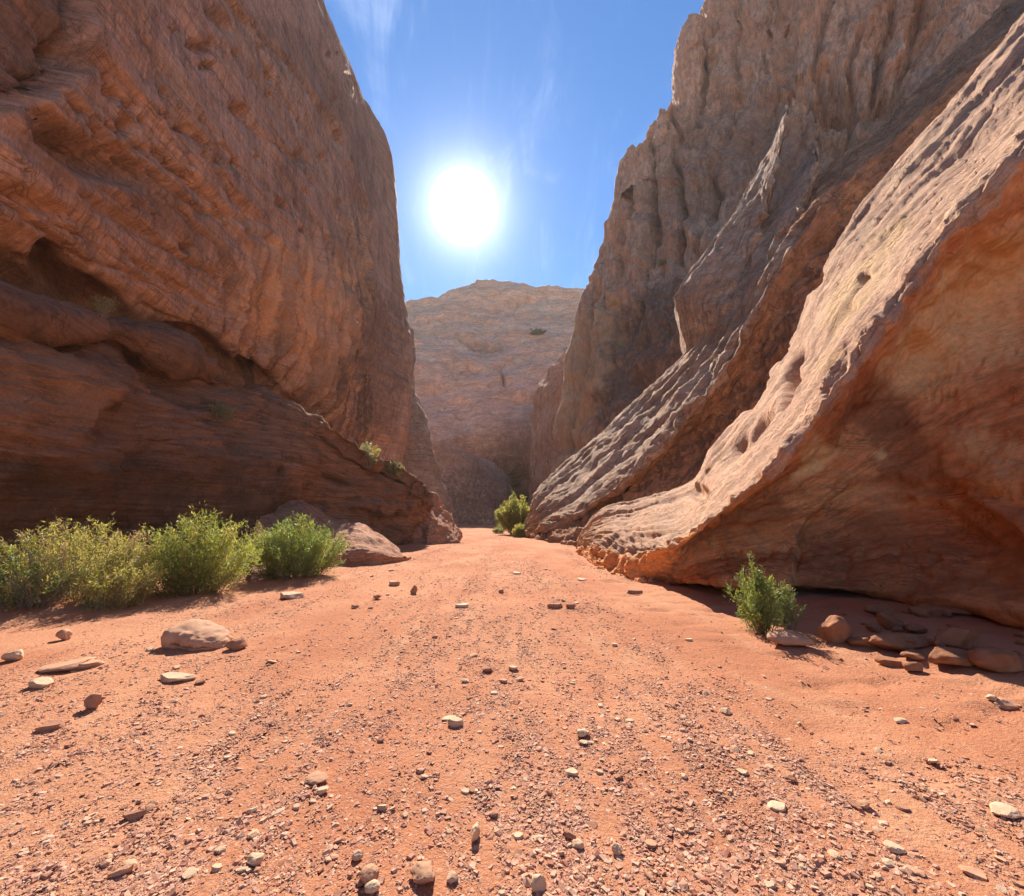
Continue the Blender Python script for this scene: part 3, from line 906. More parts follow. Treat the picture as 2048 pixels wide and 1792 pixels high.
def right_tower():
    rows_py = [1020, 900, 800, 700, 640, 600, 560, 520, 480, 440, 400, 350, 315, 295, 260, 238, 226, 200, 170, 120, 85, 60, 46, 20, 0, -120, -320]
    sil = [1086, 1098, 1122, 1136, 1150, 1163, 1182, 1196, 1207, 1218, 1226, 1232, 1250, 1280, 1298, 1312, 1326, 1342, 1352, 1366, 1384, 1396, 1401, 1405, 1409, 1416, 1430]
    # a notch between the pinnacle and the main wall is cut by sculpting below
    extra = [0, 26, 70, 130, 200, 290, 390, 500, 640, 800]
    Yc = [64, 60.5, 55.5, 50, 45.5, 41.5, 38, 35, 32, 28.5]
    cols = []
    for e, Y in zip(extra, Yc):
        row = []
        for s, y in zip(sil, rows_py):
            lean = .006 * (1000 - y)
            row.append(P(s + e, y, Y + lean))
        cols.append(row)
    f = np.array(cols[0])
    cols.insert(0, [tuple(q) for q in f + np.array([3.0, 5, 0])])
    cols.insert(0, [tuple(q) for q in f + np.array([14, 22, 0])])
    sh = Sheet(cols, 400, 380)
    p = sh.p
    m = sst(sh.cu, 1.7, 2.6)
    d = (.30 + .70 * m) * detail(sh, .7, (.35, .35, .06), .4)
    # upright joints and columns
    col_q = V3(p[:, 0] * .22 + .6 * fbm(p * .1, 2), p[:, 1] * .12, p[:, 2] * .03)
    d += m * (.8 + .9 * (1 - sst(sh.px, 1380, 1480))) * ridged(col_q, 3, .5)
    blk = fbm(V3(p[:, 0] * .3, p[:, 1] * .2, p[:, 2] * .10), 3)
    d += .9 * m * (np.round(blk * 4) / 4)
    # lower brown face bulges out over a dark band
    d += m * sh.groove([(1305, 290), (1302, 380), (1312, 470), (1300, 560)], 8, 1.2)
    d += m * sh.groove([(1357, 380), (1358, 450), (1362, 540)], 6, .8)
    d += m * sh.step([(1596, -80), (1594, 60), (1586, 150), (1576, 230), (1556, 300), (1520, 380)], 6, 2.2, 190, 7)
    # hanging flakes and hollows on the upper right
    for a in ((1640, 185, 50, 26, 10, 2.2), (1672, 150, 14, 26, 0, 1.2), (1742, 215, 26, 22, 0, 2.4), (1600, 330, 30, 60, 20, 2.0), (1530, 230, 30, 60, 10, 1.2),
              (1690, 290, 40, 30, 20, 1.0), (1880, 40, 60, 16, -40, 1.4), (1450, 340, 90, 26, -24, .8), (1400, 200, 70, 26, -20, .6)):
        d += m * sh.dent(*a)
    d += m * sh.step([(1745, 212), (1720, 180), (1715, 120), (1735, 60), (1760, 0)], 5, 1.3, 90, 10)
    d += m * sh.step([(1620, 128), (1660, 112), (1672, 150), (1690, 165)], 5, 1.5, 90, 7)
    d += m * sh.step([(1560, 0), (1600, 60), (1622, 130)], 5, 1.0, 80, 10)
    d += m * .5 * fbm(V3(p[:, 0] * .5, p[:, 1] * .4, p[:, 2] * .12), 4, .55)
    rt = np.random.default_rng(5)
    for q, wd, dp in (([(1262, 330), (1256, 420), (1236, 520), (1214, 600)], 6, 2.2), ([(1302, 262), (1296, 350), (1300, 440), (1286, 560), (1262, 660)], 7, 2.4), ([(1346, 210), (1352, 320), (1360, 420), (1352, 520)], 6, 2.0),
                      ([(1402, 90), (1404, 170), (1396, 250)], 5, 1.6), ([(1420, 330), (1414, 420), (1398, 500)], 6, 1.6), ([(1462, -20), (1466, 60), (1458, 140)], 6, 1.4), ([(1524, -20), (1520, 50), (1528, 120)], 6, 1.5),
                      ([(1182, 600), (1170, 700), (1150, 800), (1132, 900)], 6, 2.0), ([(1230, 640), (1216, 740), (1190, 860)], 6, 1.8), ([(1660, -20), (1640, 60), (1630, 120), (1650, 170)], 8, 2.0),
                      ([(1720, 60), (1700, 130), (1712, 210), (1690, 300)], 8, 2.0), ([(1790, -20), (1770, 70), (1752, 140), (1756, 220)], 8, 2.0), ([(1850, -20), (1830, 60), (1800, 150)], 8, 1.6)):
        d += m * sh.groove(q, wd, dp, 9)
    for q, dp in (([(1690, 330), (1650, 300), (1622, 240), (1632, 190), (1668, 168), (1700, 190)], 1.6), ([(1790, 260), (1756, 250), (1738, 214), (1750, 170), (1790, 120)], 1.6), ([(1880, 130), (1840, 120), (1810, 80), (1830, 20)], 1.4)):
        d += m * sh.step(q, 5, dp, 70, 9)
    for k in range(44):
        x0, y0 = rt.uniform(1240, 1900), rt.uniform(0, 480)
        ln = rt.uniform(50, 150)
        d += m * sh.groove([(x0, y0), (x0 - ln * .12, y0 + ln * .5), (x0 - ln * rt.uniform(.1, .5), y0 + ln)], rt.uniform(2.5, 5), rt.uniform(.3, .8), 12)
    sh.push(d)
    sh.stain = .95 * sh.region([(1215, 640), (1290, 575), (1365, 560), (1390, 640), (1340, 730), (1250, 850), (1190, 860), (1195, 760)], 16, 26)  # desert varnish, with some of the wall's shade painted in
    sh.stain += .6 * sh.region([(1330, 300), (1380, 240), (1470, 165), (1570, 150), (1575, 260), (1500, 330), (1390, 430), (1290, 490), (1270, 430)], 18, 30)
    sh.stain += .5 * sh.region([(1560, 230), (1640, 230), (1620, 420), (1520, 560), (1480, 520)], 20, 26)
    sh.pale = .35 * sh.region([(1140, 640), (1230, 590), (1215, 700), (1180, 860), (1110, 950), (1110, 800)], 16, 26)
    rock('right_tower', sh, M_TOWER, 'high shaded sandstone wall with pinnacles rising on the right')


right_tower()


def pinnacle(rows, Y, label, seed):
    cols = []
    for k in range(17):
        a = 2 * math.pi * k / 16
        col = []
        for l, r, y in rows:
            c = np.array(P((l + r) / 2, y, Y)); w = (r - l) / 2 * Y / 800
            e = 1 + .12 * math.sin(3 * a + seed) * math.sin(a / 2)
            col.append((c[0] - w * math.cos(a) * 1.08, c[1] - 1.4 * w * math.sin(a) * e, c[2]))
        cols.append(col)
    sh = Sheet(cols, 100, 90)
    a = sh.cu / 16 * 2 * math.pi
    p = sh.p
    d = .5 * fbm(p * .45 + seed, 4, .6) + .35 * ridged(V3(p[:, 0] * .9, p[:, 1] * .9, p[:, 2] * .16) + seed, 3) - .35 * np.exp(-(perlin(V3(p[:, 2] * .45, p[:, 0] * .05, p[:, 0] * 0)) / .12) ** 2)
    sh.push(d * (.35 + .65 * np.sin(a / 2) ** .5))
    rock('pinnacle', sh, M_TOWER, label)


pinnacle([(1358, 1402, 320), (1352, 1404, 215), (1346, 1404, 170), (1347, 1405, 120), (1351, 1403, 90), (1357, 1399, 66), (1364, 1394, 52), (1374, 1386, 43)], 66, 'blunt rock pinnacle standing at the top edge of the right wall', 2)
pinnacle([(1306, 1352, 330), (1308, 1346, 290), (1311, 1340, 262), (1314, 1336, 244), (1317, 1334, 232), (1322, 1331, 226)], 65.5, 'small rock tooth on the stepped skyline of the right wall', 5)
pinnacle([(1240, 1320, 400), (1246, 1306, 345), (1256, 1300, 318), (1270, 1297, 302), (1280, 1293, 292)], 65.5, 'low rounded knob at the lower step of the right skyline', 9)


def far_rib():
    rows_py = [1075, 1000, 940, 880, 820, 780, 742, 712, 690, 640]
    sil = [1058, 1058, 1060, 1064, 1068, 1074, 1096, 1120, 1150, 1200]
    cols = []
    for e, Y in ((0, 78), (14, 75), (36, 72), (60, 70), (110, 69)):
        cols.append([P(s + e, y, Y) for s, y in zip(sil, rows_py)])
    f = np.array(cols[0])
    cols.insert(0, [tuple(q) for q in f + np.array([1.5, 5, 0])])
    cols.insert(0, [tuple(q) for q in f + np.array([10, 20, 0])])
    sh = Sheet(cols, 130, 200)
    d = .55 * fbm(sh.p * .25, 3) + .25 * ridged(sh.p * np.array([.8, .8, .12]), 3)
    d += sh.step([(1112, 900), (1104, 850), (1112, 800), (1130, 760), (1142, 735)], 4, -.9, 50, 4)
    sh.push(d)
    rock('far_rib', sh, M_TOWER, 'slim rib of rock where the right wall turns out of sight')


far_rib()


def left_far_slab():
    sil = [(824, 660, 62), (823, 720, 60), (827, 785, 58), (845, 830, 57), (858, 875, 56), (868, 915, 55.5), (882, 960, 55), (898, 1005, 54.5), (911, 1040, 54), (918, 1066, 53.5)]
    f = np.array([P(*q) for q in sil])
    cols = [f + np.array([-12, 24, 0]), f + np.array([-1.5, 5, 0]), f]
    for dx, dy in ((-1.6, -2), (-4, -4), (-8, -6), (-13, -8)):
        cols.append(f + np.array([dx, dy, .0]))
    sh = Sheet([[tuple(q) for q in c] for c in cols], 130, 200)
    p = sh.p
    d = .5 * fbm(p * .25, 3) + .35 * ridged(V3(sh.s * .6, sh.t * .07, sh.s * 0), 3)
    sh.push(d)
    rock('left_far_slab', sh, M_RIB, 'steep streaked slab beyond the corner of the left cliff')


left_far_slab()


def far_knob():
    sil = [(860, 884, 76), (885, 884, 75), (915, 898, 74), (942, 925, 73), (962, 962, 72), (976, 1005, 71), (986, 1040, 70), (990, 1070, 69)]
    f = np.array([P(*q) for q in sil])
    cols = [f + np.array([6, 16, -1]), f + np.array([.8, 3, 0]), f, f + np.array([-2.5, -3.0, -2.0]), f + np.array([-7, -5.5, -5]), f + np.array([-14, -7, -11])]
    sh = Sheet([[tuple(q) for q in c] for c in cols], 100, 150)
    d = .8 * fbm(sh.p * .18, 3) + .2 * ridged(sh.p * .6, 3)
    sh.push(d)
    sh.stain = .6 + .4 * sh.region([(860, 930), (1000, 930), (1000, 1080), (860, 1080)], 30, 20)  # the knob's shade painted into its colour, deeper lower down
    rock('far_knob', sh, M_FAR, 'rounded shaded knob at the bend of the canyon')


far_knob()


def far_cliff():
    xs = [640, 700, 760, 800, 826, 842, 858, 880, 910, 950, 985, 1020, 1040, 1066, 1110, 1170, 1240, 1340]
    cr = [640, 626, 612, 606, 598, 596, 592, 588, 578, 568, 561, 561, 566, 571, 571, 575, 580, 600]
    cols = []
    for x, c in zip(xs, cr):
        b = .25 * (x - 960)
        seq = [(x + b * .8, 1066, 122), (x + b * .5, 1052, 126), (x + b * .35, 1020, 127), (x + b * .2, 960, 104), (x + b * .1, 885, 98), (x, 790, 116), (x, 720, 133), (x, 680, 148), (x, 640, 163), (x, 605 if c < 596 else c + 10, 178), (x, c, 186)]
        k = [np.array(P(*q)) for q in seq]
        k.append(k[-1] + np.array([0, 12, 1.5]))
        k.append(k[-1] + np.array([0, 50, -8]))
        cols.append([tuple(q) for q in k])
    sh = Sheet(cols, 270, 220)
    p = sh.p
    d = 3.0 * fbm(p * .035, 4, .5)
    w = p[:, 2] - .18 * p[:, 0] + 5 * fbm(p * .03, 3)
    d += 1.0 * fbm(V3(w * .14, p[:, 0] * .012, p[:, 1] * .006), 4, .6) + 1.3 * fbm(V3(p[:, 0] * .07 + p[:, 2] * .05, p[:, 1] * .03, p[:, 2] * .05), 4, .55)
    d += .8 * ridged(p * .12, 3)
    d += sh.groove([(870, 655), (905, 665), (940, 683), (985, 690)], 4, 3, 6)
    d += sh.groove([(990, 722), (1004, 750), (1010, 770)], 3, 2.5, 4)
    d += sh.groove([(1010, 620), (1040, 600), (1100, 580)], 4, 2, 6)
    d += sh.step([(820, 625), (900, 628), (960, 640)], 4, 2, 60, 6)
    top = sst(sh.cv, 9.2, 10)
    d *= (1 - .8 * top)
    rf = np.random.default_rng(8)
    for k in range(22):
        x0, y0 = rf.uniform(820, 1130), rf.uniform(600, 860)
        ln = rf.uniform(30, 110)
        d += sh.groove([(x0, y0), (x0 + ln * .5, y0 + ln * rf.uniform(-.06, .22)), (x0 + ln, y0 + ln * rf.uniform(-.1, .35))], rf.uniform(1.6, 3), rf.uniform(.8, 2.2), 7)
    sh.stain = .85 * sh.region([(830, 900), (960, 900), (1080, 800), (1090, 1080), (830, 1080)], 50, 30)  # shade of the canyon's far end painted over the cliff base
    sh.stain += .6 * sh.region([(930, 672), (1010, 685), (1005, 700), (930, 690)], 6, 8)
    d2 = top * (1.6 * fbm(V3(p[:, 0] * .16, p[:, 1] * .03, p[:, 0] * 0), 4, .6))
    sh.push(d)
    sh.push(d2, (0, 0, 1))
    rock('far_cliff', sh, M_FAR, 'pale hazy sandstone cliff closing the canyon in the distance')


far_cliff()

# ------------------------------------------------------------------ stones
def stone_mat(name, a, b, per_island=False, bump=.35):
    m = bpy.data.materials.new(name)
    m.use_nodes = True
    g = G(m.node_tree)
    out = g.n('ShaderNodeOutputMaterial')
    bs = g.n('ShaderNodeBsdfPrincipled')
    bs.inputs['Roughness'].default_value = .85
    bs.inputs['Specular IOR Level'].default_value = .2
    ob = g.n('ShaderNodeTexCoord').outputs['Object']
    if per_island:
        f = g.n('ShaderNodeNewGeometry').outputs['Random Per Island']
    else:
        f = g.n('ShaderNodeObjectInfo').outputs['Random']
    col = g.mix(f, a, b)
    nz = g.noise(ob, 7 if not per_island else 20, 7, .65)
    col = g.mix(1.0, col, g.mapr_rgb(nz, .3, .7, .78, 1.2), 'MULTIPLY')
    dust = g.noise(ob, 3, 5, .6)
    col = g.mix(g.mapr(dust, .5, .7, 0, .5), col, (.50, .245, .135))
    g.link(col, bs.inputs['Base Color'])
    bp = g.n('ShaderNodeBump'); bp.inputs['Strength'].default_value = bump; bp.inputs['Distance'].default_value = .02
    g.link(g.noise(ob, 14, 8, .7), bp.inputs['Height']); g.link(bp.outputs[0], bs.inputs['Normal'])
    g.link(bs.outputs[0], out.inputs[0])
    return m


M_ST_PALE = stone_mat('pale_stone', (.60, .42, .275), (.52, .34, .215))
M_ST_RUST = stone_mat('rusty_stone', (.33, .15, .09), (.40, .20, .12))
M_ST_TAN = stone_mat('tan_stone', (.50, .27, .16), (.46, .25, .15))
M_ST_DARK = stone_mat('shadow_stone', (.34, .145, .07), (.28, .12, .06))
M_GRAVEL = stone_mat('gravel_mix', (.58, .36, .245), (.34, .13, .08), True)


def ico(sub):
    import bmesh
    bm = bmesh.new()
    bmesh.ops.create_icosphere(bm, subdivisions=sub, radius=1)
    v = np.array([q.co[:] for q in bm.verts]); f = np.array([[q.index for q in t.verts] for t in bm.faces])
    bm.free()
    return v, f


ICO = {k: ico(k) for k in (1, 2, 3, 4)}


def stone_verts(sub, seed, cuts=7, rough=.10, flat=False):
    r = np.random.default_rng(seed)
    v, f = ICO[sub]
    v = v.copy()
    for k in range(cuts):                                  # broken faces
        n = r.normal(size=3); n /= np.linalg.norm(n)
        h = r.uniform(.48, .82)
        d = v @ n
        v -= np.outer(np.maximum(d - h, 0) * .96, n)
    if flat:
        v[:, 2] = np.clip(v[:, 2], -.5, .42)
    v += v * (rough * fbm(v * 1.7 + seed % 97, 3))[:, None]
    v += v * (rough * .4 * fbm(v * 4.5 + seed % 89, 3, .6))[:, None]
    if sub > 3:                                            # weathered beds and chips
        v -= v * (.035 * np.exp(-(perlin(np.stack([v[:, 0] * .6, v[:, 1] * .6, v[:, 2] * 4.5 + .6 * v[:, 0]], 1) + seed % 31) / .10) ** 2))[:, None]
    lo, hi = v.min(0), v.max(0)
    v = (v - (lo + hi) / 2) / (hi - lo)
    v[:, 2] += .5
    return v, f


def hit_ground(px, py):
    z = 0.0
    for k in range(5):
        p = PGnd(px, py, z)
        z = float(ground_z(p[0], p[1]))
    return PGnd(px, py, z)


def stone(name, px, py, w, h, label, mat, deep=.8, yaw=0.0, seed=None, sub=3, cuts=8, rough=.1, flat=False, sink=.12, cat='stone', z=None, tilt=0.0, group=None):
    """px, py: foot of the stone in the photo; w, h: its size there in pixels."""
    p = hit_ground(px, py) if z is None else PGnd(px, py, z)
    s = math.hypot(p[1] * CT + (p[2] - CAM_Z) * ST, 0) / F_PX
    W, H = w * s, h * s
    seed = int(px * 7 + py * 13) if seed is None else seed
    v, f = stone_verts(sub, seed, cuts, rough, flat)
    D = W * deep
    view = math.atan2(CAM_Z - p[2], p[1])                  # the top of a stone shows too
    Hz = max((H - .62 * D * math.sin(view)) / math.cos(view), .3 * H, .25 * min(W, D) if not flat else .12 * W)
    if cat == 'boulder' and mat is M_ST_TAN and w > 100:
        D = .62 * W; Hz = .68 * H
    if cat == 'boulder' and mat is M_ST_DARK:
        D *= .75; Hz = .82 * H
    v = v * np.array([W, D, Hz * (1 + sink)])
    v[:, 2] -= Hz * sink
    me = raw_mesh(name, v, f, smooth=sub > 3)
    me.materials.append(mat)
    o = link(name, me, loc=(p[0], p[1] + D * .42, p[2]))
    o.rotation_euler = (0, tilt, yaw)
    o['label'] = label; o['category'] = cat
    if group:
        o['group'] = group
    return o


STONES = [
    # px, foot py, w, h, label, material, extras
    ('stone', 466, 1301, 38, 26, 'dark angular stone touching the right end of the large tan boulder', M_ST_RUST, dict(cuts=9)),
    ('stone', 100, 1346, 84, 18, 'long thin tan slab, leftmost of the two overlapping slabs near the left edge', M_ST_TAN, dict(flat=True, yaw=.2, tilt=-.12)),
    ('stone', 148, 1342, 62, 22, 'thick dark-sided slab overlapping the long thin slab near the left edge', M_ST_TAN, dict(flat=True, yaw=.35)),
    ('stone', 66, 1378, 44, 22, 'pale wedge-shaped stone below the two overlapping slabs at left', M_ST_PALE, dict()),
    ('stone', 338, 1366, 76, 16, 'pale flat stone lying flush in the sand below the large tan boulder', M_ST_PALE, dict(flat=True, deep=.5)),
    ('stone', 176, 1420, 28, 30, 'dark reddish stone standing on edge in open sand at left', M_ST_RUST, dict(deep=.7, cuts=10)),
    ('stone', 86, 1464, 42, 18, 'flat-topped dark stone in smooth sand near the left edge', M_ST_RUST, dict(flat=True)),
    ('stone', 10, 1326, 34, 26, 'rounded stone cut off by the left edge of the picture', M_ST_PALE, dict()),
    ('stone', 116, 1282, 24, 24, 'pinkish upright stone in the shade in front of the yellow shrub', M_ST_TAN, dict()),
    ('stone', 572, 1200, 50, 15, 'pale flat wedge lying in front of the right-hand green shrub', M_ST_PALE, dict(flat=True)),
    ('stone', 826, 1188, 14, 18, 'small brown stone standing upright on the gravel beyond the shrubs', M_ST_RUST, dict()),
    ('stone', 786, 1172, 24, 10, 'grey flat stone lying just beyond the small upright brown stone', M_ST_TAN, dict(flat=True)),
    ('stone', 752, 1199, 16, 10, 'little rusty stone left of the small upright brown stone', M_ST_RUST, dict()),
    ('stone', 707, 1218, 16, 8, 'low rusty stone nearer than the group of flat stones by the low ledge', M_ST_RUST, dict()),
    ('stone', 1002, 1187, 11, 8, 'lone dark little stone out in the middle of the wash', M_ST_RUST, dict()),
    ('stone', 1111, 1217, 32, 10, 'long thin brown slab in mid wash, left of a close pair', M_ST_RUST, dict(flat=True, deep=.4)),
    ('stone', 1142, 1217, 20, 9, 'short brown slab in mid wash, right of a close pair', M_ST_RUST, dict(flat=True, deep=.4)),
    ('stone', 1127, 1203, 10, 6, 'tiny pale chip just beyond the pair of brown slabs', M_ST_PALE, dict()),
    ('stone', 1270, 1188, 34, 8, 'thin dark sliver of rock at the edge of the buttress shade', M_ST_RUST, dict(flat=True, deep=.35)),
    ('stone', 923, 1215, 28, 8, 'pale broken flat stone left of the middle of the wash', M_ST_PALE, dict(flat=True)),
    ('stone', 910, 1455, 32, 18, 'pale rounded flat stone, front one of a touching pair on the gravel', M_ST_PALE, dict(flat=True)),
    ('stone', 897, 1443, 30, 10, 'pale thin stone tucked behind a rounded flat one on the gravel', M_ST_PALE, dict(flat=True)),
    ('stone', 1168, 1478, 28, 19, 'thick pale stone, rear one of two stacked close on the right gravel', M_ST_PALE, dict()),
    ('stone', 1169, 1492, 22, 11, 'small pale stone tucked in front of the thick pale one', M_ST_PALE, dict()),
    ('stone', 974, 1346, 24, 13, 'brownish squat stone at the far end of the stony band', M_ST_RUST, dict()),
    ('stone', 1027, 1342, 20, 10, 'pale thin stone right of the brownish squat one', M_ST_PALE, dict(flat=True)),
    ('stone', 930, 1367, 18, 10, 'pale tilted stone left of the brownish squat one', M_ST_PALE, dict()),
    ('stone', 1006, 1366, 18, 8, 'dark-edged flat stone just nearer than the pale thin one', M_ST_TAN, dict(flat=True)),
    ('stone', 1041, 1363, 18, 9, 'tan chip at the right end of the far stony band', M_ST_TAN, dict()),
    ('stone', 950, 1690, 17, 36, 'narrow pale splinter pointing away on the near gravel', M_ST_PALE, dict(deep=2.2)),
    ('stone', 839, 1778, 56, 38, 'chunky tan block with a rough side at the very front of the gravel', M_ST_TAN, dict(cuts=11, cat='rock', sub=4, rough=.14)),
    ('stone', 732, 1775, 40, 32, 'smooth rounded pinkish cobble left of the chunky tan block', M_ST_TAN, dict(cuts=2, cat='cobble')),
    ('stone', 741, 1790, 30, 22, 'pale oval stone touching the near side of the rounded pinkish cobble', M_ST_PALE, dict(cuts=3)),
    ('stone', 1238, 1716, 24, 22, 'pale cube-like stone with a crisp shadow on the right near gravel', M_ST_PALE, dict(cuts=10)),
    ('stone', 1157, 1700, 24, 17, 'pale-topped stone below a dark reddish one on the near gravel', M_ST_PALE, dict()),
    ('stone', 1139, 1680, 26, 16, 'dark reddish leaning stone left of the pale cube-like one', M_ST_RUST, dict(tilt=.3)),
    ('stone', 1145, 1554, 26, 13, 'pale flat oval stone alone on reddish gravel right of centre', M_ST_PALE, dict(flat=True)),
    ('stone', 904, 1768, 24, 18, 'pale square stone just right of the chunky tan block', M_ST_PALE, dict()),
    ('stone', 1078, 1786, 32, 28, 'cream rounded stone at the bottom edge right of centre', M_ST_PALE, dict(cuts=4)),
    ('stone', 712, 1724, 22, 18, 'round pale stone beyond the rounded pinkish cobble', M_ST_PALE, dict(cuts=3)),
    ('stone', 503, 1734, 32, 20, 'pale flat-topped stone on the lower left gravel', M_ST_PALE, dict(flat=True)),
    ('stone', 628, 1570, 46, 20, 'tan ridge-backed stone half sunk in sand left of centre', M_ST_TAN, dict(cuts=6)),
    ('stone', 642, 1590, 22, 14, 'pale chip just nearer than the ridge-backed tan stone', M_ST_PALE, dict()),
    ('stone', 262, 1640, 40, 14, 'long dark sliver lying on the left gravel', M_ST_RUST, dict(flat=True, deep=.4, yaw=.4)),
    ('stone', 236, 1756, 40, 16, 'tilted long stone on the gravel at the lower left', M_ST_TAN, dict(flat=True, deep=.4, yaw=.5, tilt=-.2)),
    ('boulder', 1592, 1294, 84, 34, 'flat pinkish boulder at the foot of the right-hand shrub', M_ST_TAN, dict(sub=4, deep=.7, cat='boulder', rough=.06, yaw=-.15)),
    ('stone', 1838, 1346, 40, 24, 'brick-like orange stone at the edge of the alcove shade', M_ST_DARK, dict(cuts=14, sub=4, yaw=-.2)),
    ('stone', 1795, 1334, 46, 18, 'low rounded orange stone left of the brick-like one', M_ST_DARK, dict(flat=True)),
    ('stone', 2026, 1420, 44, 22, 'rounded pale stone at the right edge beside the alcove shade', M_ST_TAN, dict()),
    ('stone', 1994, 1404, 22, 14, 'small pale stone left of the rounded one at the right edge', M_ST_PALE, dict()),
    ('stone', 1563, 1624, 38, 16, 'whitish flat stone on the right-hand gravel', M_ST_PALE, dict(flat=True)),
    ('stone', 1587, 1566, 26, 15, 'round dark rust stone beyond the whitish flat one', M_ST_RUST, dict()),
    ('stone', 1457, 1430, 22, 12, 'pale pointed stone on the edge of the trodden sand', M_ST_PALE, dict()),
    ('stone', 1808, 1448, 28, 12, 'pale humped stone alone on the trodden sand at right', M_ST_PALE, dict()),
    ('stone', 1491, 1552, 22, 10, 'yellowish flat chip on the right-hand gravel', M_ST_PALE, dict(flat=True)),
    ('stone', 1735, 1620, 26, 16, 'pinkish stone with a dark shadow right of the whitish flat one', M_ST_TAN, dict()),
    ('stone', 2030, 1640, 56, 26, 'domed pale rock with a dark hollow at the right edge', M_ST_PALE, dict(cuts=4, cat='rock')),
    ('stone', 1800, 1710, 36, 18, 'pale tilted wedge on the lower right gravel', M_ST_PALE, dict(flat=True, tilt=.2)),
    ('stone', 1965, 1762, 46, 18, 'tan flat wedge near the lower right corner', M_ST_TAN, dict(flat=True, tilt=.15)),
    ('stone', 1845, 1755, 26, 12, 'pinkish chip left of the tan wedge near the lower right corner', M_ST_TAN, dict()),
    ('stone', 1785, 1735, 24, 12, 'pale oval chip below the tilted wedge at lower right', M_ST_PALE, dict()),
    ('stone', 1240, 1560, 16, 10, 'small dark stone midway down the right gravel', M_ST_RUST, dict()),
    ('stone', 760, 1485, 16, 10, 'dark little stone on the sand left of the pale touching pair', M_ST_RUST, dict()),
    # the heap in the alcove's shade
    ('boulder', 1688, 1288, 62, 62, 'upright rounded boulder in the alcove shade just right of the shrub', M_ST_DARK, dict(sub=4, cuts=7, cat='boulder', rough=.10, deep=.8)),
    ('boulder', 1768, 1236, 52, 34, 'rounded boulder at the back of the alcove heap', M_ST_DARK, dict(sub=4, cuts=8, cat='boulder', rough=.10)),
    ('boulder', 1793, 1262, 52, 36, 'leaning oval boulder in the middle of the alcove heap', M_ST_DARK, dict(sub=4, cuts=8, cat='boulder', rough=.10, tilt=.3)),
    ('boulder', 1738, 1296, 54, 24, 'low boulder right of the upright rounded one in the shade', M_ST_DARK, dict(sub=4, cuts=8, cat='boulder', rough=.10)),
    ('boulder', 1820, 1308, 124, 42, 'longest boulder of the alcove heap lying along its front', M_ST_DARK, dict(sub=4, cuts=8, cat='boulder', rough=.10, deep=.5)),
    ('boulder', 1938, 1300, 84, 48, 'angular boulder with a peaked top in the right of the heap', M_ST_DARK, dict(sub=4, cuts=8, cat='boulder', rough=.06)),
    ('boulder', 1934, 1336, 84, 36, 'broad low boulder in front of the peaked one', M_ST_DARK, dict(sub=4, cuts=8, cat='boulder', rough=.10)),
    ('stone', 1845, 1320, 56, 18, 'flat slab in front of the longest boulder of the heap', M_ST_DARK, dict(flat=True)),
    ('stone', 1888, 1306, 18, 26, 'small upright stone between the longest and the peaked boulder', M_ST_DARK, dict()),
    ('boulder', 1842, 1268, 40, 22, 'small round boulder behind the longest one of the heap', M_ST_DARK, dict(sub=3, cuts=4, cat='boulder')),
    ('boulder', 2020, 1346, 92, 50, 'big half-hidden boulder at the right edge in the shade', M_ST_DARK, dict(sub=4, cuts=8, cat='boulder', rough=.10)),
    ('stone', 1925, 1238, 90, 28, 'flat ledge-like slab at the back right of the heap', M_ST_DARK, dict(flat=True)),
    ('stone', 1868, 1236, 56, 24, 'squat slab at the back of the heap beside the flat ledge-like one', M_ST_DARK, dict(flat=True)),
]
for nm, px, py, w, h, lab, mat, kw in STONES:
    stone(nm, px, py, w, h, lab, mat, **kw)


def wedge_boulder():
    """The big block below the shrubs: blunt at its left end, its flat top sloping down to a thin right end."""
    p = hit_ground(371, 1300)
    s = (p[1] * CT + (p[2] - CAM_Z) * ST) / F_PX
    Lg, H, D = 128 * s, 47 * s, 80 * s
    uu = np.linspace(0, 1, 70); th = np.linspace(0, 2 * math.pi, 73)[:-1]
    hh = np.interp(uu, [0, .03, .10, .3, .55, .8, .95, 1], [.30, .74, .98, .95, .80, .55, .30, .12])
    dd = np.interp(uu, [0, .03, .12, .4, .7, .9, 1], [.30, .70, .95, 1, .9, .62, .22])
    V = []
    for u, h, d in zip(uu, hh, dd):
        c, q = np.cos(th), np.sin(th)
        e = .42
        y = np.sign(c) * np.abs(c) ** e * d * D / 2
        z = (np.sign(q) * np.abs(q) ** e * .5 + .5) * h * H
        front = np.clip(-y / D * 2, 0, 1)
        z = z - (z > h * H * .5) * front * h * H * (.12 + .22 * u)     # the top tips towards the wash
        V.append(np.stack([np.full_like(y, (u - .5) * Lg), y, z], 1))
    V = np.concatenate(V)
    n = V - np.array([0, 0, H * .4]); n /= np.linalg.norm(n, axis=1, keepdims=True)
    V = V + n * (H * (.13 * fbm(V / H * 1.1, 4, .55) + .05 * ridged(V / H * np.array([1.5, 1.5, 4]), 3)))[:, None]
    V[:, 2] -= .08 * H
    F = [[i * 72 + k, i * 72 + (k + 1) % 72, (i + 1) * 72 + (k + 1) % 72, (i + 1) * 72 + k] for i in range(69) for k in range(72)]
    me = raw_mesh('boulder', V, np.array(F)[:, ::-1], smooth=True)
    me.materials.append(M_ST_TAN)
    o = link('boulder', me, loc=(p[0], p[1] + D * .45, p[2]), label='large tan boulder with a flat sloping top on the sand below the left shrubs', category='boulder')
    o.rotation_euler = (0, 0, -.12)


wedge_boulder()


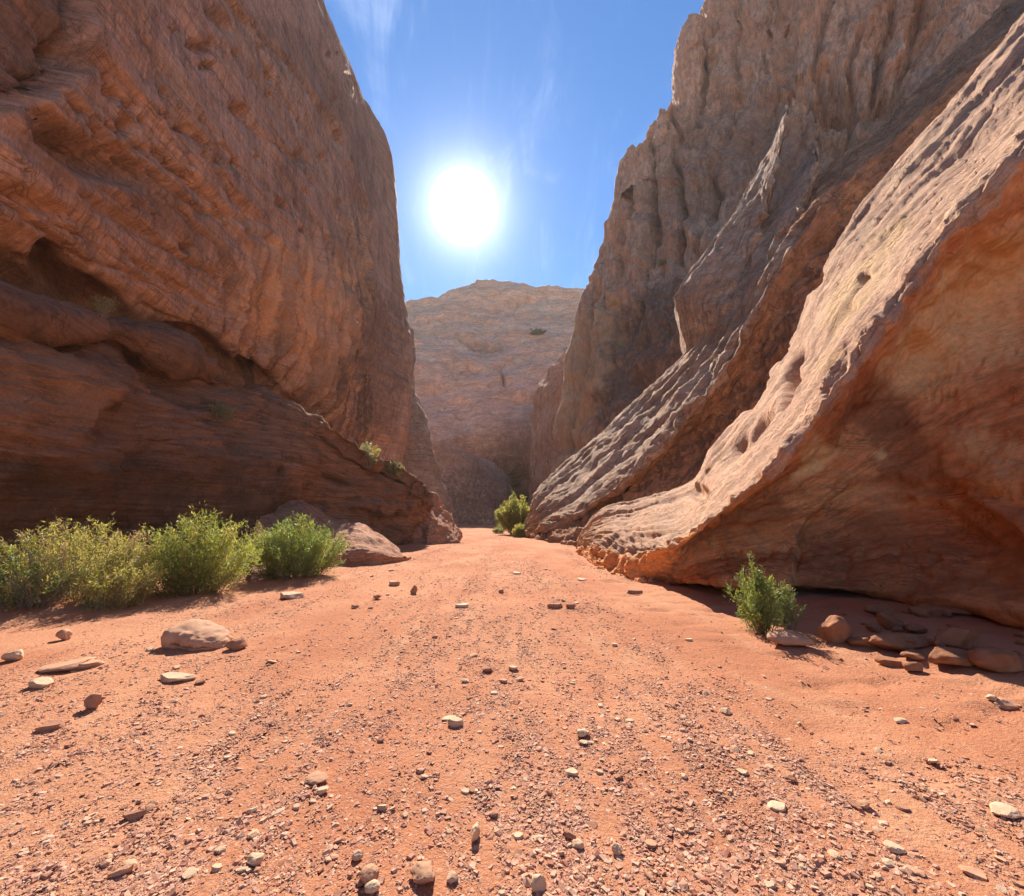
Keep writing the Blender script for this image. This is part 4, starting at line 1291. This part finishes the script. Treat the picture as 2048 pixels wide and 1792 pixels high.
def gravel_density(x, y):
    """How stony the wash is (0..1): a band down the middle, bare sand at the sides."""
    c = .25 + .015 * y
    band = np.exp(-((x - c) / (1.0 + .12 * y)) ** 2)
    broad = .55 + .45 * band
    q = V3(x * .9, y * .45, x * 0 + 2)
    n = fbm(q, 3)
    d = broad * (.35 + .65 * sst(n, -.5, .35))
    n2 = fbm(V3(x * 2.6, y * 1.6, x * 0 + 6), 2)
    d *= .55 + .75 * sst(n2, -.35, .4)
    tr = np.exp(-((x - .75 - .012 * y + .25 * np.sin(y * .16)) / .22) ** 2) + np.exp(-((x + .75 - .012 * y + .25 * np.sin(y * .16)) / .26) ** 2)
    d *= 1 - .25 * sst(y, 4, 7) + .9 * tr * sst(y, 4, 7)
    sand = sst(x + .1 * y, 2.1, 2.9) * sst(y, 2.3, 3.2)
    d *= 1 - .9 * sand
    d *= 1 - .8 * sst(-x, 5.0, 7.0)
    return np.clip(d, 0, 1)


def scatter(n, y0, y1, xw, rng, k=1.0):
    """Points on the floor, thinning with distance."""
    u = rng.uniform(0, 1, n)
    y = y0 * (y1 / y0) ** u if k == 1 else y0 + (y1 - y0) * u
    x = rng.uniform(-1, 1, n) * np.minimum(1.32 * y + .4, xw)
    keep = rng.uniform(0, 1, n) < gravel_density(x, y)
    return x[keep], y[keep]


def build_gravel():
    rng = np.random.default_rng(11)
    iv, if_ = ICO[1]
    # half-buried chips: no faces underneath
    SHAPES = {'chip': (np.array([[-1, -1, 0], [1, -1, 0], [1, 1, 0], [-1, 1, 0], [.1, 0, .8]], float), np.array([[0, 1, 4], [1, 2, 4], [2, 3, 4], [3, 0, 4]])),
              'wedge': (np.array([[-1, -.8, 0], [1, -.7, 0], [0, 1, 0], [-.7, -.5, .8], [.6, -.45, .8], [0, .6, .8]], float),
                        np.array([[0, 1, 4], [0, 4, 3], [1, 2, 5], [1, 5, 4], [2, 0, 3], [2, 3, 5], [3, 4, 5]])),
              'block': (np.array([[a, b, c] for c in (0, 1) for b in (-1, 1) for a in (-1, 1)], float),
                        np.array([[4, 6, 7], [4, 7, 5], [0, 4, 5], [0, 5, 1], [2, 3, 7], [2, 7, 6], [0, 2, 6], [0, 6, 4], [1, 5, 7], [1, 7, 3]])[:, ::-1]),
              'ico': (iv, if_)}
    allv, allf, off = [], [], 0
    # (count, y range, half width, size range, template)
    for n, y0, y1, xw, s0, s1, kind in ((260000, 1.5, 8, 6, .0035, .0075, 'chip'), (190000, 1.5, 15, 6, .005, .011, 'wedge'),
                                        (44000, 1.5, 36, 5, .009, .017, 'block'), (3800, 1.6, 40, 5, .015, .024, 'ico')):
        x, y = scatter(n, y0, y1, xw, rng)
        if kind in ('block', 'wedge'):                     # debris gathered along the feet of the walls
            for (ax, ay), (bx, by), cnt in (((-7.0, 12.6), (-5.0, 13.6), 160), ((-5.2, 13.4), (-3.6, 15.4), 240), ((-3.8, 15.6), (-3.0, 24.5), 420), ((2.6, 19.5), (2.5, 13.6), 300), ((2.5, 13.6), (3.1, 10.5), 260), ((3.1, 10.5), (5.2, 9.4), 240)):
                q = rng.uniform(0, 1, cnt); wd = np.abs(rng.normal(0, .28, cnt))
                sgn = 1 if ax < 0 else -1
                x = np.concatenate([x, ax + (bx - ax) * q + sgn * wd]); y = np.concatenate([y, ay + (by - ay) * q - wd * .5])
        m = len(x)
        z = ground_z(x, y)
        sz = rng.uniform(0, 1, m) ** 1.8 * (s1 - s0) + s0
        T, F = SHAPES[kind]
        v = T[None] * np.ones((m, 1, 1))
        v = v + rng.normal(0, .16 if kind == 'ico' else .2, v.shape)
        if kind == 'block':
            v[:, 4:, :2] *= rng.uniform(.5, .95, (m, 1, 1))
        if kind != 'ico':
            v[:, :, 2] -= .12
        v *= (sz[:, None] * np.stack([rng.uniform(.8, 1.5, m), rng.uniform(.6, 1.1, m), rng.uniform(.25, .75, m)], 1))[:, None, :]
        a = rng.uniform(0, 2 * math.pi, m); b = rng.normal(0, .28, m)
        ca, sa, cb, sb = np.cos(a), np.sin(a), np.cos(b), np.sin(b)
        vx, vy, vz = v[..., 0], v[..., 1], v[..., 2]
        vx, vz = vx * cb[:, None] + vz * sb[:, None], -vx * sb[:, None] + vz * cb[:, None]
        v = np.stack([vx * ca[:, None] - vy * sa[:, None] + x[:, None], vx * sa[:, None] + vy * ca[:, None] + y[:, None], vz + z[:, None]], -1)
        allv.append(v.reshape(-1, 3))
        allf.append((F[None] + (np.arange(m) * len(T))[:, None, None]).reshape(-1, 3) + off)
        off += m * len(T)
    me = raw_mesh('gravel', np.concatenate(allv), np.concatenate(allf))
    me.materials.append(M_GRAVEL)
    link('gravel', me, kind='stuff', label='countless small pale and rusty chips covering the wash floor')


build_gravel()


def loose_stones():
    rng = np.random.default_rng(23)
    protos, placed = [], []
    for k in range(12):
        v, f = stone_verts(2, 500 + k, 6, .10, flat=k % 2 == 0)
        for mat, lab in ((M_ST_PALE, 'small pale chip loose on the gravel, away from any larger stone'),
                         (M_ST_RUST, 'small rusty stone loose on the gravel, away from any larger stone'),
                         (M_ST_TAN, 'small tan stone loose on the gravel, away from any larger stone')):
            me = raw_mesh('loose_stone', v, f); me.materials.append(mat)
            protos.append((me, lab))
    n = 0
    while n < 225:
        # fairly even over the picture, then kept where the wash is stony
        px, py = rng.uniform(0, 2048), 1120 + 672 * rng.uniform(0, 1) ** .75
        p = hit_ground(px, py)
        if abs(p[0]) > 5.2 or p[1] > 17 or rng.uniform() > float(gravel_density(np.array([p[0]]), np.array([p[1]]))[0]) + .06:
            continue
        s = (p[1] * CT + (p[2] - CAM_Z) * ST) / F_PX
        w = (8 + 12 * rng.uniform() ** 2.4) * s * (1.0 + .4 * (py > 1600))
        me, lab = protos[int(rng.integers(12)) * 3 + int(rng.choice(3, p=(.6, .18, .22)))]
        o = link('loose_stone', me, loc=(p[0], p[1], p[2] - w * .09))
        o.scale = (w, w * rng.uniform(.6, .95), w * rng.uniform(.22, .46))
        o.rotation_euler = (rng.normal(0, .15), rng.normal(0, .15), rng.uniform(0, 6.28))
        o['label'] = lab; o['category'] = 'stone'
        o['group'] = 'loose stones scattered over the wash'
        placed.append([px, py, lab.split(' loose')[0], o])
        n += 1
    near = {(839, 1778): 'the chunky tan block', (732, 1775): 'the rounded pinkish cobble', (1238, 1716): 'the pale cube-like stone', (950, 1690): 'the narrow pale splinter',
            (1078, 1786): 'the cream stone at the bottom edge', (503, 1734): 'the flat-topped pale stone at lower left', (628, 1570): 'the ridge-backed tan stone', (262, 1640): 'the long dark sliver',
            (236, 1756): 'the tilted long stone', (1145, 1554): 'the pale flat oval stone', (910, 1455): 'the pale touching pair', (1168, 1478): 'the thick pale stone', (1563, 1624): 'the whitish flat stone',
            (1587, 1566): 'the round dark rust stone', (1457, 1430): 'the pale pointed stone', (1735, 1620): 'the pinkish stone with a dark shadow', (1800, 1710): 'the pale tilted wedge',
            (1965, 1762): 'the tan wedge near the corner', (2030, 1640): 'the domed rock at the right edge', (1808, 1448): 'the humped stone on the sand', (974, 1346): 'the brownish squat stone',
            (1111, 1217): 'the close pair of brown slabs', (176, 1420): 'the stone standing on edge', (86, 1464): 'the flat-topped dark stone', (338, 1366): 'the flush pale flat stone',
            (760, 1485): 'the dark little stone on bare sand', (1240, 1560): 'the small dark stone on right gravel', (1491, 1552): 'the yellowish flat chip', (1139, 1680): 'the dark reddish leaning stone',
            (923, 1215): 'the pale broken flat stone', (1002, 1187): 'the lone dark stone in mid wash', (383, 1290): 'the large tan boulder'}
    ways = (('nearest on the left of', -1, 0), ('nearest on the right of', 1, 0), ('just beyond', 0, -1), ('just in front of', 0, 1))
    free = list(placed)
    for (lx, ly), short in near.items():
        for word, wx, wy in ways:
            best = None
            for q in free:
                dx, dy = q[0] - lx, (q[1] - ly) * 1.6
                r = math.hypot(dx, dy)
                if 8 < r < 190 and (dx * wx + dy * wy) > .72 * r and (best is None or r < best[0]):
                    best = (r, q)
            if best:
                best[1][3]['label'] = f'{best[1][2]} {word} {short}'
                free.remove(best[1])
    for q in free:                                         # these have no larger stone to be found by
        if q[1] > 1600:
            q[3]['label'] = q[3]['label'].replace('on the gravel', 'on the nearest gravel')
        elif q[1] < 1330:
            q[3]['label'] = q[3]['label'].replace('on the gravel', 'far down the wash')
    # rubble half lost in the shade of the alcove
    k = 0
    while k < 26:
        px, py = rng.uniform(1640, 2048), rng.uniform(1212, 1330)
        p = hit_ground(px, py)
        if py > 1225 + (px - 1560) * .28:
            continue
        sc = (p[1] * CT + (p[2] - CAM_Z) * ST) / F_PX
        w = rng.uniform(12, 30) * sc
        v, f = stone_verts(2, 900 + k % 6, 7, .12)
        me = bpy.data.meshes.get(f'alcove_rubble_{k % 6}') or raw_mesh(f'alcove_rubble_{k % 6}', v, f)
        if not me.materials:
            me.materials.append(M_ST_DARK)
        o = link('rubble_stone', me, loc=(p[0], p[1], p[2] - w * .1))
        o.scale = (w, w * rng.uniform(.6, 1), w * rng.uniform(.4, .75))
        o.rotation_euler = (0, 0, rng.uniform(0, 6.28))
        o['label'] = 'small brown stone among the boulders in the alcove shade'; o['category'] = 'stone'
        o['group'] = 'rubble in the shade of the alcove'
        k += 1


loose_stones()

# ------------------------------------------------------------------ plants
def leaf_mat(name, a, b, trans, tf=.45):
    m = bpy.data.materials.new(name)
    m.use_nodes = True
    g = G(m.node_tree)
    out = g.n('ShaderNodeOutputMaterial')
    f = g.n('ShaderNodeNewGeometry').outputs['Random Per Island']
    ob = g.n('ShaderNodeTexCoord').outputs['Object']
    f = g.math('ADD', g.math('MULTIPLY', f, .55), g.mapr(g.noise(ob, 2.2, 4, .6), .35, .65, 0, .5), clamp=True)
    bs = g.n('ShaderNodeBsdfPrincipled')
    bs.inputs['Roughness'].default_value = .42
    bs.inputs['Specular IOR Level'].default_value = .5
    g.link(g.mix(f, a, b), bs.inputs['Base Color'])
    tr = g.n('ShaderNodeBsdfTranslucent')
    g.link(g.mix(f, trans, tuple(.5 * (x + y) for x, y in zip(trans, b))), tr.inputs['Color'])
    mx = g.n('ShaderNodeMixShader'); mx.inputs[0].default_value = tf
    g.link(bs.outputs[0], mx.inputs[1]); g.link(tr.outputs[0], mx.inputs[2])
    g.link(mx.outputs[0], out.inputs[0])
    return m


def twig_mat(name, a, b):
    m = bpy.data.materials.new(name)
    m.use_nodes = True
    g = G(m.node_tree)
    out = g.n('ShaderNodeOutputMaterial')
    bs = g.n('ShaderNodeBsdfPrincipled'); bs.inputs['Roughness'].default_value = .8
    g.link(g.mix(g.n('ShaderNodeNewGeometry').outputs['Random Per Island'], a, b), bs.inputs['Base Color'])
    g.link(bs.outputs[0], out.inputs[0])
    return m


LF_GREEN = leaf_mat('leaf_green', (.13, .16, .035), (.21, .21, .055), (.52, .54, .09), .46)
LF_DEEP = leaf_mat('leaf_deep_green', (.075, .115, .035), (.13, .16, .055), (.33, .42, .08), .43)
LF_YELLOW = leaf_mat('leaf_yellowing', (.23, .21, .055), (.34, .275, .085), (.68, .58, .12), .46)
LF_DRY = leaf_mat('leaf_dry', (.42, .25, .13), (.34, .25, .13), (.55, .36, .17))
LF_SAGE = leaf_mat('leaf_sage', (.22, .23, .12), (.28, .27, .14), (.40, .40, .18))
TWIG = twig_mat('twig_bark', (.16, .11, .08), (.25, .19, .14))
TWIG_GREY = twig_mat('twig_grey', (.30, .25, .20), (.22, .17, .13))


def tubes(paths, r0, r1):
    V, Fc, off = [], [], 0
    for pth in paths:
        pth = np.asarray(pth)
        n = len(pth)
        t = np.gradient(pth, axis=0); t /= np.maximum(np.linalg.norm(t, axis=1, keepdims=True), 1e-9)
        ref = np.array([.3, .9, .2])
        a = np.cross(t, ref); a /= np.maximum(np.linalg.norm(a, axis=1, keepdims=True), 1e-9)
        b = np.cross(t, a)
        rr = np.linspace(r0, r1, n)[:, None]
        ring = np.stack([pth + rr * (math.cos(k) * a + math.sin(k) * b) for k in (0, 2.094, 4.189)], 1)
        V.append(ring.reshape(-1, 3))
        for i in range(n - 1):
            for k in range(3):
                Fc.append([off + i * 3 + k, off + i * 3 + (k + 1) % 3, off + (i + 1) * 3 + (k + 1) % 3, off + (i + 1) * 3 + k])
        off += n * 3
    return np.concatenate(V), np.array(Fc)


def shrub(name, label, loc, rx, ry, h, n_stem, per, leaf, mats, seed, cat='shrub', lift=.25, width=.2, spread=.55, upright=.6, twig=TWIG, group=None, lean=(0, 0), dome=.45, jit=.05, r_stem=.006, shadow_low=True):
    rng = np.random.default_rng(seed)
    root = bpy.data.objects.new(name, None)
    COL.objects.link(root)
    root.location = loc
    root['label'] = label; root['category'] = cat
    if group:
        root['group'] = group
    paths = []
    LV = {k: [] for k in range(len(mats))}
    for i in range(n_stem):
        th = rng.uniform(0, 6.283)
        q = rng.uniform(0, 1)
        e = math.sqrt(q)
        lump = 1 + .16 * math.sin(3 * th + seed) + .10 * math.sin(7 * th + 2 * seed)
        tip = np.array([rx * e * math.cos(th) * lump, ry * e * math.sin(th) * lump, 0])
        base = tip * spread * rng.uniform(.6, 1) + rng.normal(0, .03, 3)
        base[2] = -.05
        hz = h * (1 - dome * e ** 2.2) * rng.uniform(.72, 1.06)
        if rng.uniform() < .15:
            hz *= rng.uniform(.35, .8)
        elif rng.uniform() < .14:
            hz *= rng.uniform(1.04, 1.2)
        tip[2] = hz
        tip[:2] += np.array(lean) * hz
        mid = base * .45 + tip * .55
        mid[2] = hz * .62
        mid += rng.normal(0, .05, 3) * [1, 1, .3] * rx
        t = np.linspace(0, 1, 7)[:, None]
        pth = (1 - t) ** 2 * base + 2 * t * (1 - t) * mid + t * t * tip
        paths.append(pth)
        mi = int(rng.choice(len(mats), p=[m[1] for m in mats]))
        k = int(per * rng.uniform(.7, 1.3))
        tt = lift + (1 - lift) * rng.uniform(0, 1, k) ** .8
        c = ((1 - tt) ** 2)[:, None] * base + (2 * tt * (1 - tt))[:, None] * mid + (tt * tt)[:, None] * tip
        tan = (2 * (1 - tt))[:, None] * (mid - base) + (2 * tt)[:, None] * (tip - mid)
        tan /= np.linalg.norm(tan, axis=1, keepdims=True)
        c = c + rng.normal(0, jit, (k, 3)) * (1.25 - .9 * tt)[:, None]
        d = tan * upright + rng.normal(0, .5, (k, 3)); d /= np.linalg.norm(d, axis=1, keepdims=True)
        sd_ = np.cross(d, rng.normal(0, 1, (k, 3))); sd_ /= np.maximum(np.linalg.norm(sd_, axis=1, keepdims=True), 1e-6)
        l = (leaf * rng.uniform(.6, 1.3, k))[:, None]
        w = l * width * .5
        up = np.cross(d, sd_)
        LV[mi].append(np.stack([c, c + d * l * .45 + sd_ * w, c + d * l + up * l * .08, c + d * l * .45 - sd_ * w], 1))
    tv, tf = tubes(paths, r_stem, r_stem * .3)
    me = raw_mesh('stem', tv, tf); me.materials.append(twig)
    link('stem', me, root)
    vs, mi_all, cnt = [], [], 0
    for k, (m, w) in enumerate(mats):
        if LV[k]:
            a = np.concatenate(LV[k]); vs.append(a.reshape(-1, 3)); mi_all.append(np.full(len(a), k)); cnt += len(a)
    v = np.concatenate(vs)
    me = raw_mesh('foliage', v, np.arange(len(v)).reshape(-1, 4))
    for m, w in mats:
        me.materials.append(m)
    me.polygons.foreach_set('material_index', np.concatenate(mi_all).astype(np.int32))
    link('foliage', me, root)
    return root


def at_ground(x, y):
    return (x, y, float(ground_z(x, y)))


def ground_at_px(px, y):
    """Ground point at distance y under photo column px."""
    z = 0
    x = 0
    for k in range(4):
        s = y * CT + (z - CAM_Z) * ST
        x = (px - CX) / F_PX * s
        z = float(ground_z(x, y))
    return (x, y, z)


ROW = 'shrubs along the foot of the left bench'
shrub('yellow_shrub', 'wide yellowing shrub with bare twigs at the far left of the row', ground_at_px(150, 7.7), 1.38, .95, 1.36, 165, 80, .07,
      [(LF_YELLOW, .58), (LF_GREEN, .20), (LF_DRY, .22)], 3, group=ROW, dome=.34, twig=TWIG_GREY, upright=.45, lift=.12)
shrub('yellow_shrub', 'low grey-green straggly shrub cut off by the left edge', ground_at_px(30, 6.9), .9, .6, .85, 90, 70, .065,
      [(LF_DEEP, .5), (LF_YELLOW, .5)], 5, group=ROW, dome=.4, twig=TWIG_GREY, upright=.4, lift=.05)
shrub('yellow_shrub', 'low spreading yellow shrub in front of the tall willowy one', ground_at_px(225, 7.3), .75, .5, .85, 90, 80, .065,
      [(LF_YELLOW, .75), (LF_GREEN, .25)], 6, group=ROW, dome=.35, twig=TWIG_GREY, upright=.4, lift=.05)
shrub('green_shrub', 'tallest bright green willowy shrub in the middle of the left row', ground_at_px(385, 8.7), 1.2, 1.0, 1.6, 250, 100, .08,
      [(LF_GREEN, .72), (LF_DEEP, .14), (LF_YELLOW, .14)], 8, group=ROW, dome=.48, upright=.5, lift=.10, jit=.08)
shrub('green_shrub', 'deep green rounded shrub at the right end of the left row', ground_at_px(588, 10.9), 1.16, 1.0, 1.55, 230, 100, .085,
      [(LF_DEEP, .55), (LF_GREEN, .45)], 12, group=ROW, dome=.46, upright=.5, lift=.08, jit=.08)
shrub('dry_plant', 'dead reddish seed head poking up behind the yellowing shrub', ground_at_px(72, 8.9), .24, .2, 1.78, 16, 60, .05,
      [(LF_DRY, 1.0)], 15, cat='dry plant', lift=.82, spread=.2, dome=.2, twig=TWIG_GREY)
shrub('dry_plant', 'tangle of bare grey twigs leaning out of the yellowing shrub', ground_at_px(75, 6.95), .75, .45, .95, 70, 9, .05,
      [(LF_DRY, .7), (LF_YELLOW, .3)], 17, cat='dry plant', lift=.3, spread=.35, dome=.4, twig=TWIG_GREY, r_stem=.007)
shrub('dry_plant', 'straw-coloured dry tuft between the two green shrubs', ground_at_px(505, 11.6), .35, .3, 1.45, 40, 50, .06,
      [(LF_DRY, .4), (LF_YELLOW, .6)], 16, cat='dry plant', lift=.45, spread=.3)
shrub('green_shrub', 'lone upright green shrub at the edge of the alcove shade on the right', ground_at_px(1522, 5.95), .42, .34, .86, 60, 85, .06,
      [(LF_GREEN, .3), (LF_DEEP, .7)], 21, dome=.35, spread=.25, lean=(-.02, 0), lift=.12)
shrub('dry_plant', 'thin half-dry sprig leaning out to the right of the lone upright shrub', ground_at_px(1578, 5.9), .16, .16, .55, 22, 45, .05,
      [(LF_DEEP, .6), (LF_DRY, .4)], 22, cat='dry plant', spread=.2, lean=(.15, 0))
shrub('willow_tree', 'small bushy willow growing where the canyon bends out of sight', ground_at_px(1032, 34), 1.6, 1.4, 3.1, 150, 90, .20,
      [(LF_YELLOW, .35), (LF_GREEN, .65)], 31, cat='tree', dome=.5, spread=.25, width=.3, jit=.16, r_stem=.02)
shrub('green_shrub', 'small round yellow-green bush in front of the distant willow', ground_at_px(1040, 30.5), .62, .5, .95, 80, 60, .12,
      [(LF_YELLOW, .8), (LF_GREEN, .2)], 33, dome=.5, width=.25, jit=.08)
shrub('green_shrub', 'tiny low bush at the left foot of the distant willow', ground_at_px(998, 36), .6, .5, .55, 50, 40, .12,
      [(LF_YELLOW, .4), (LF_SAGE, .6)], 34, dome=.5, width=.25, jit=.08)


def ledge_plant(px, py, Y, rx, h, label, seed, n=28, mats=((LF_SAGE, .6), (LF_YELLOW, .4)), leaf=.13):
    dg = bpy.context.evaluated_depsgraph_get()
    d = (Vector(P(px, py, 10)) - Vector((0, 0, CAM_Z))).normalized()
    ok, hit, nrm, _, ob, _ = S.ray_cast(dg, Vector((0, 0, CAM_Z)), d)
    loc = hit - d * .12 if ok else Vector(P(px, py, Y))
    shrub('ledge_plant', label, loc, rx, rx * .8, h, n, 40, leaf, list(mats), seed, cat='plant', dome=.3, spread=.2, twig=TWIG_GREY, width=.25, jit=.07,
          group='plants rooted on rock ledges')


bpy.context.view_layer.update()
ledge_plant(736, 934, 21, .6, 1.25, 'taller grey-green plant on the crest of the left bench', 41, 34)
ledge_plant(788, 958, 22, .6, .95, 'lower yellow-green plant further down the crest of the left bench', 42, 34, mats=((LF_YELLOW, .5), (LF_SAGE, .5)))
ledge_plant(440, 840, 15, .45, .6, 'sparse little plant on the face of the left bench', 43, 20)
ledge_plant(205, 632, 10, .3, .55, 'spindly plant in the recess under the left cliff', 44, 10, leaf=.08)
ledge_plant(1325, 530, 32, .8, .9, 'grey-green clump on a ledge of the right wall', 45, 30, leaf=.2)
ledge_plant(1075, 672, 150, 3.5, 2.4, 'dark clump on a ledge of the distant cliff', 46, 40, mats=((LF_SAGE, 1.0),), leaf=.8)


# ------------------------------------------------------------------ thin haze added to imitate veiling sun glare
def build_haze():
    bpy.context.view_layer.update()
    lo = np.full(3, 1e9); hi = np.full(3, -1e9)
    for o in S.objects:
        if o.type == 'MESH':
            for c in o.bound_box:
                w = np.array(o.matrix_world @ Vector(c))
                lo = np.minimum(lo, w); hi = np.maximum(hi, w)
    lo -= (6, 6, 1.0); hi += (6, 6, 4)
    v = np.array([[x, y, z] for z in (lo[2], hi[2]) for y in (lo[1], hi[1]) for x in (lo[0], hi[0])])
    f = np.array([[0, 2, 3, 1], [4, 5, 7, 6], [0, 1, 5, 4], [2, 6, 7, 3], [0, 4, 6, 2], [1, 3, 7, 5]])
    me = raw_mesh('haze', v, f)
    m = bpy.data.materials.new('haze')
    m.use_nodes = True
    g = G(m.node_tree)
    out = g.n('ShaderNodeOutputMaterial')
    pv = g.n('ShaderNodeVolumePrincipled')
    pv.inputs['Color'].default_value = (1.0, .92, .84, 1)
    pv.inputs['Density'].default_value = .0003
    pv.inputs['Anisotropy'].default_value = .25
    g.link(pv.outputs[0], out.inputs['Volume'])
    me.materials.append(m)
    link('haze', me, kind='stuff', label='thin added haze imitating the glare that veils the canyon')


build_haze()
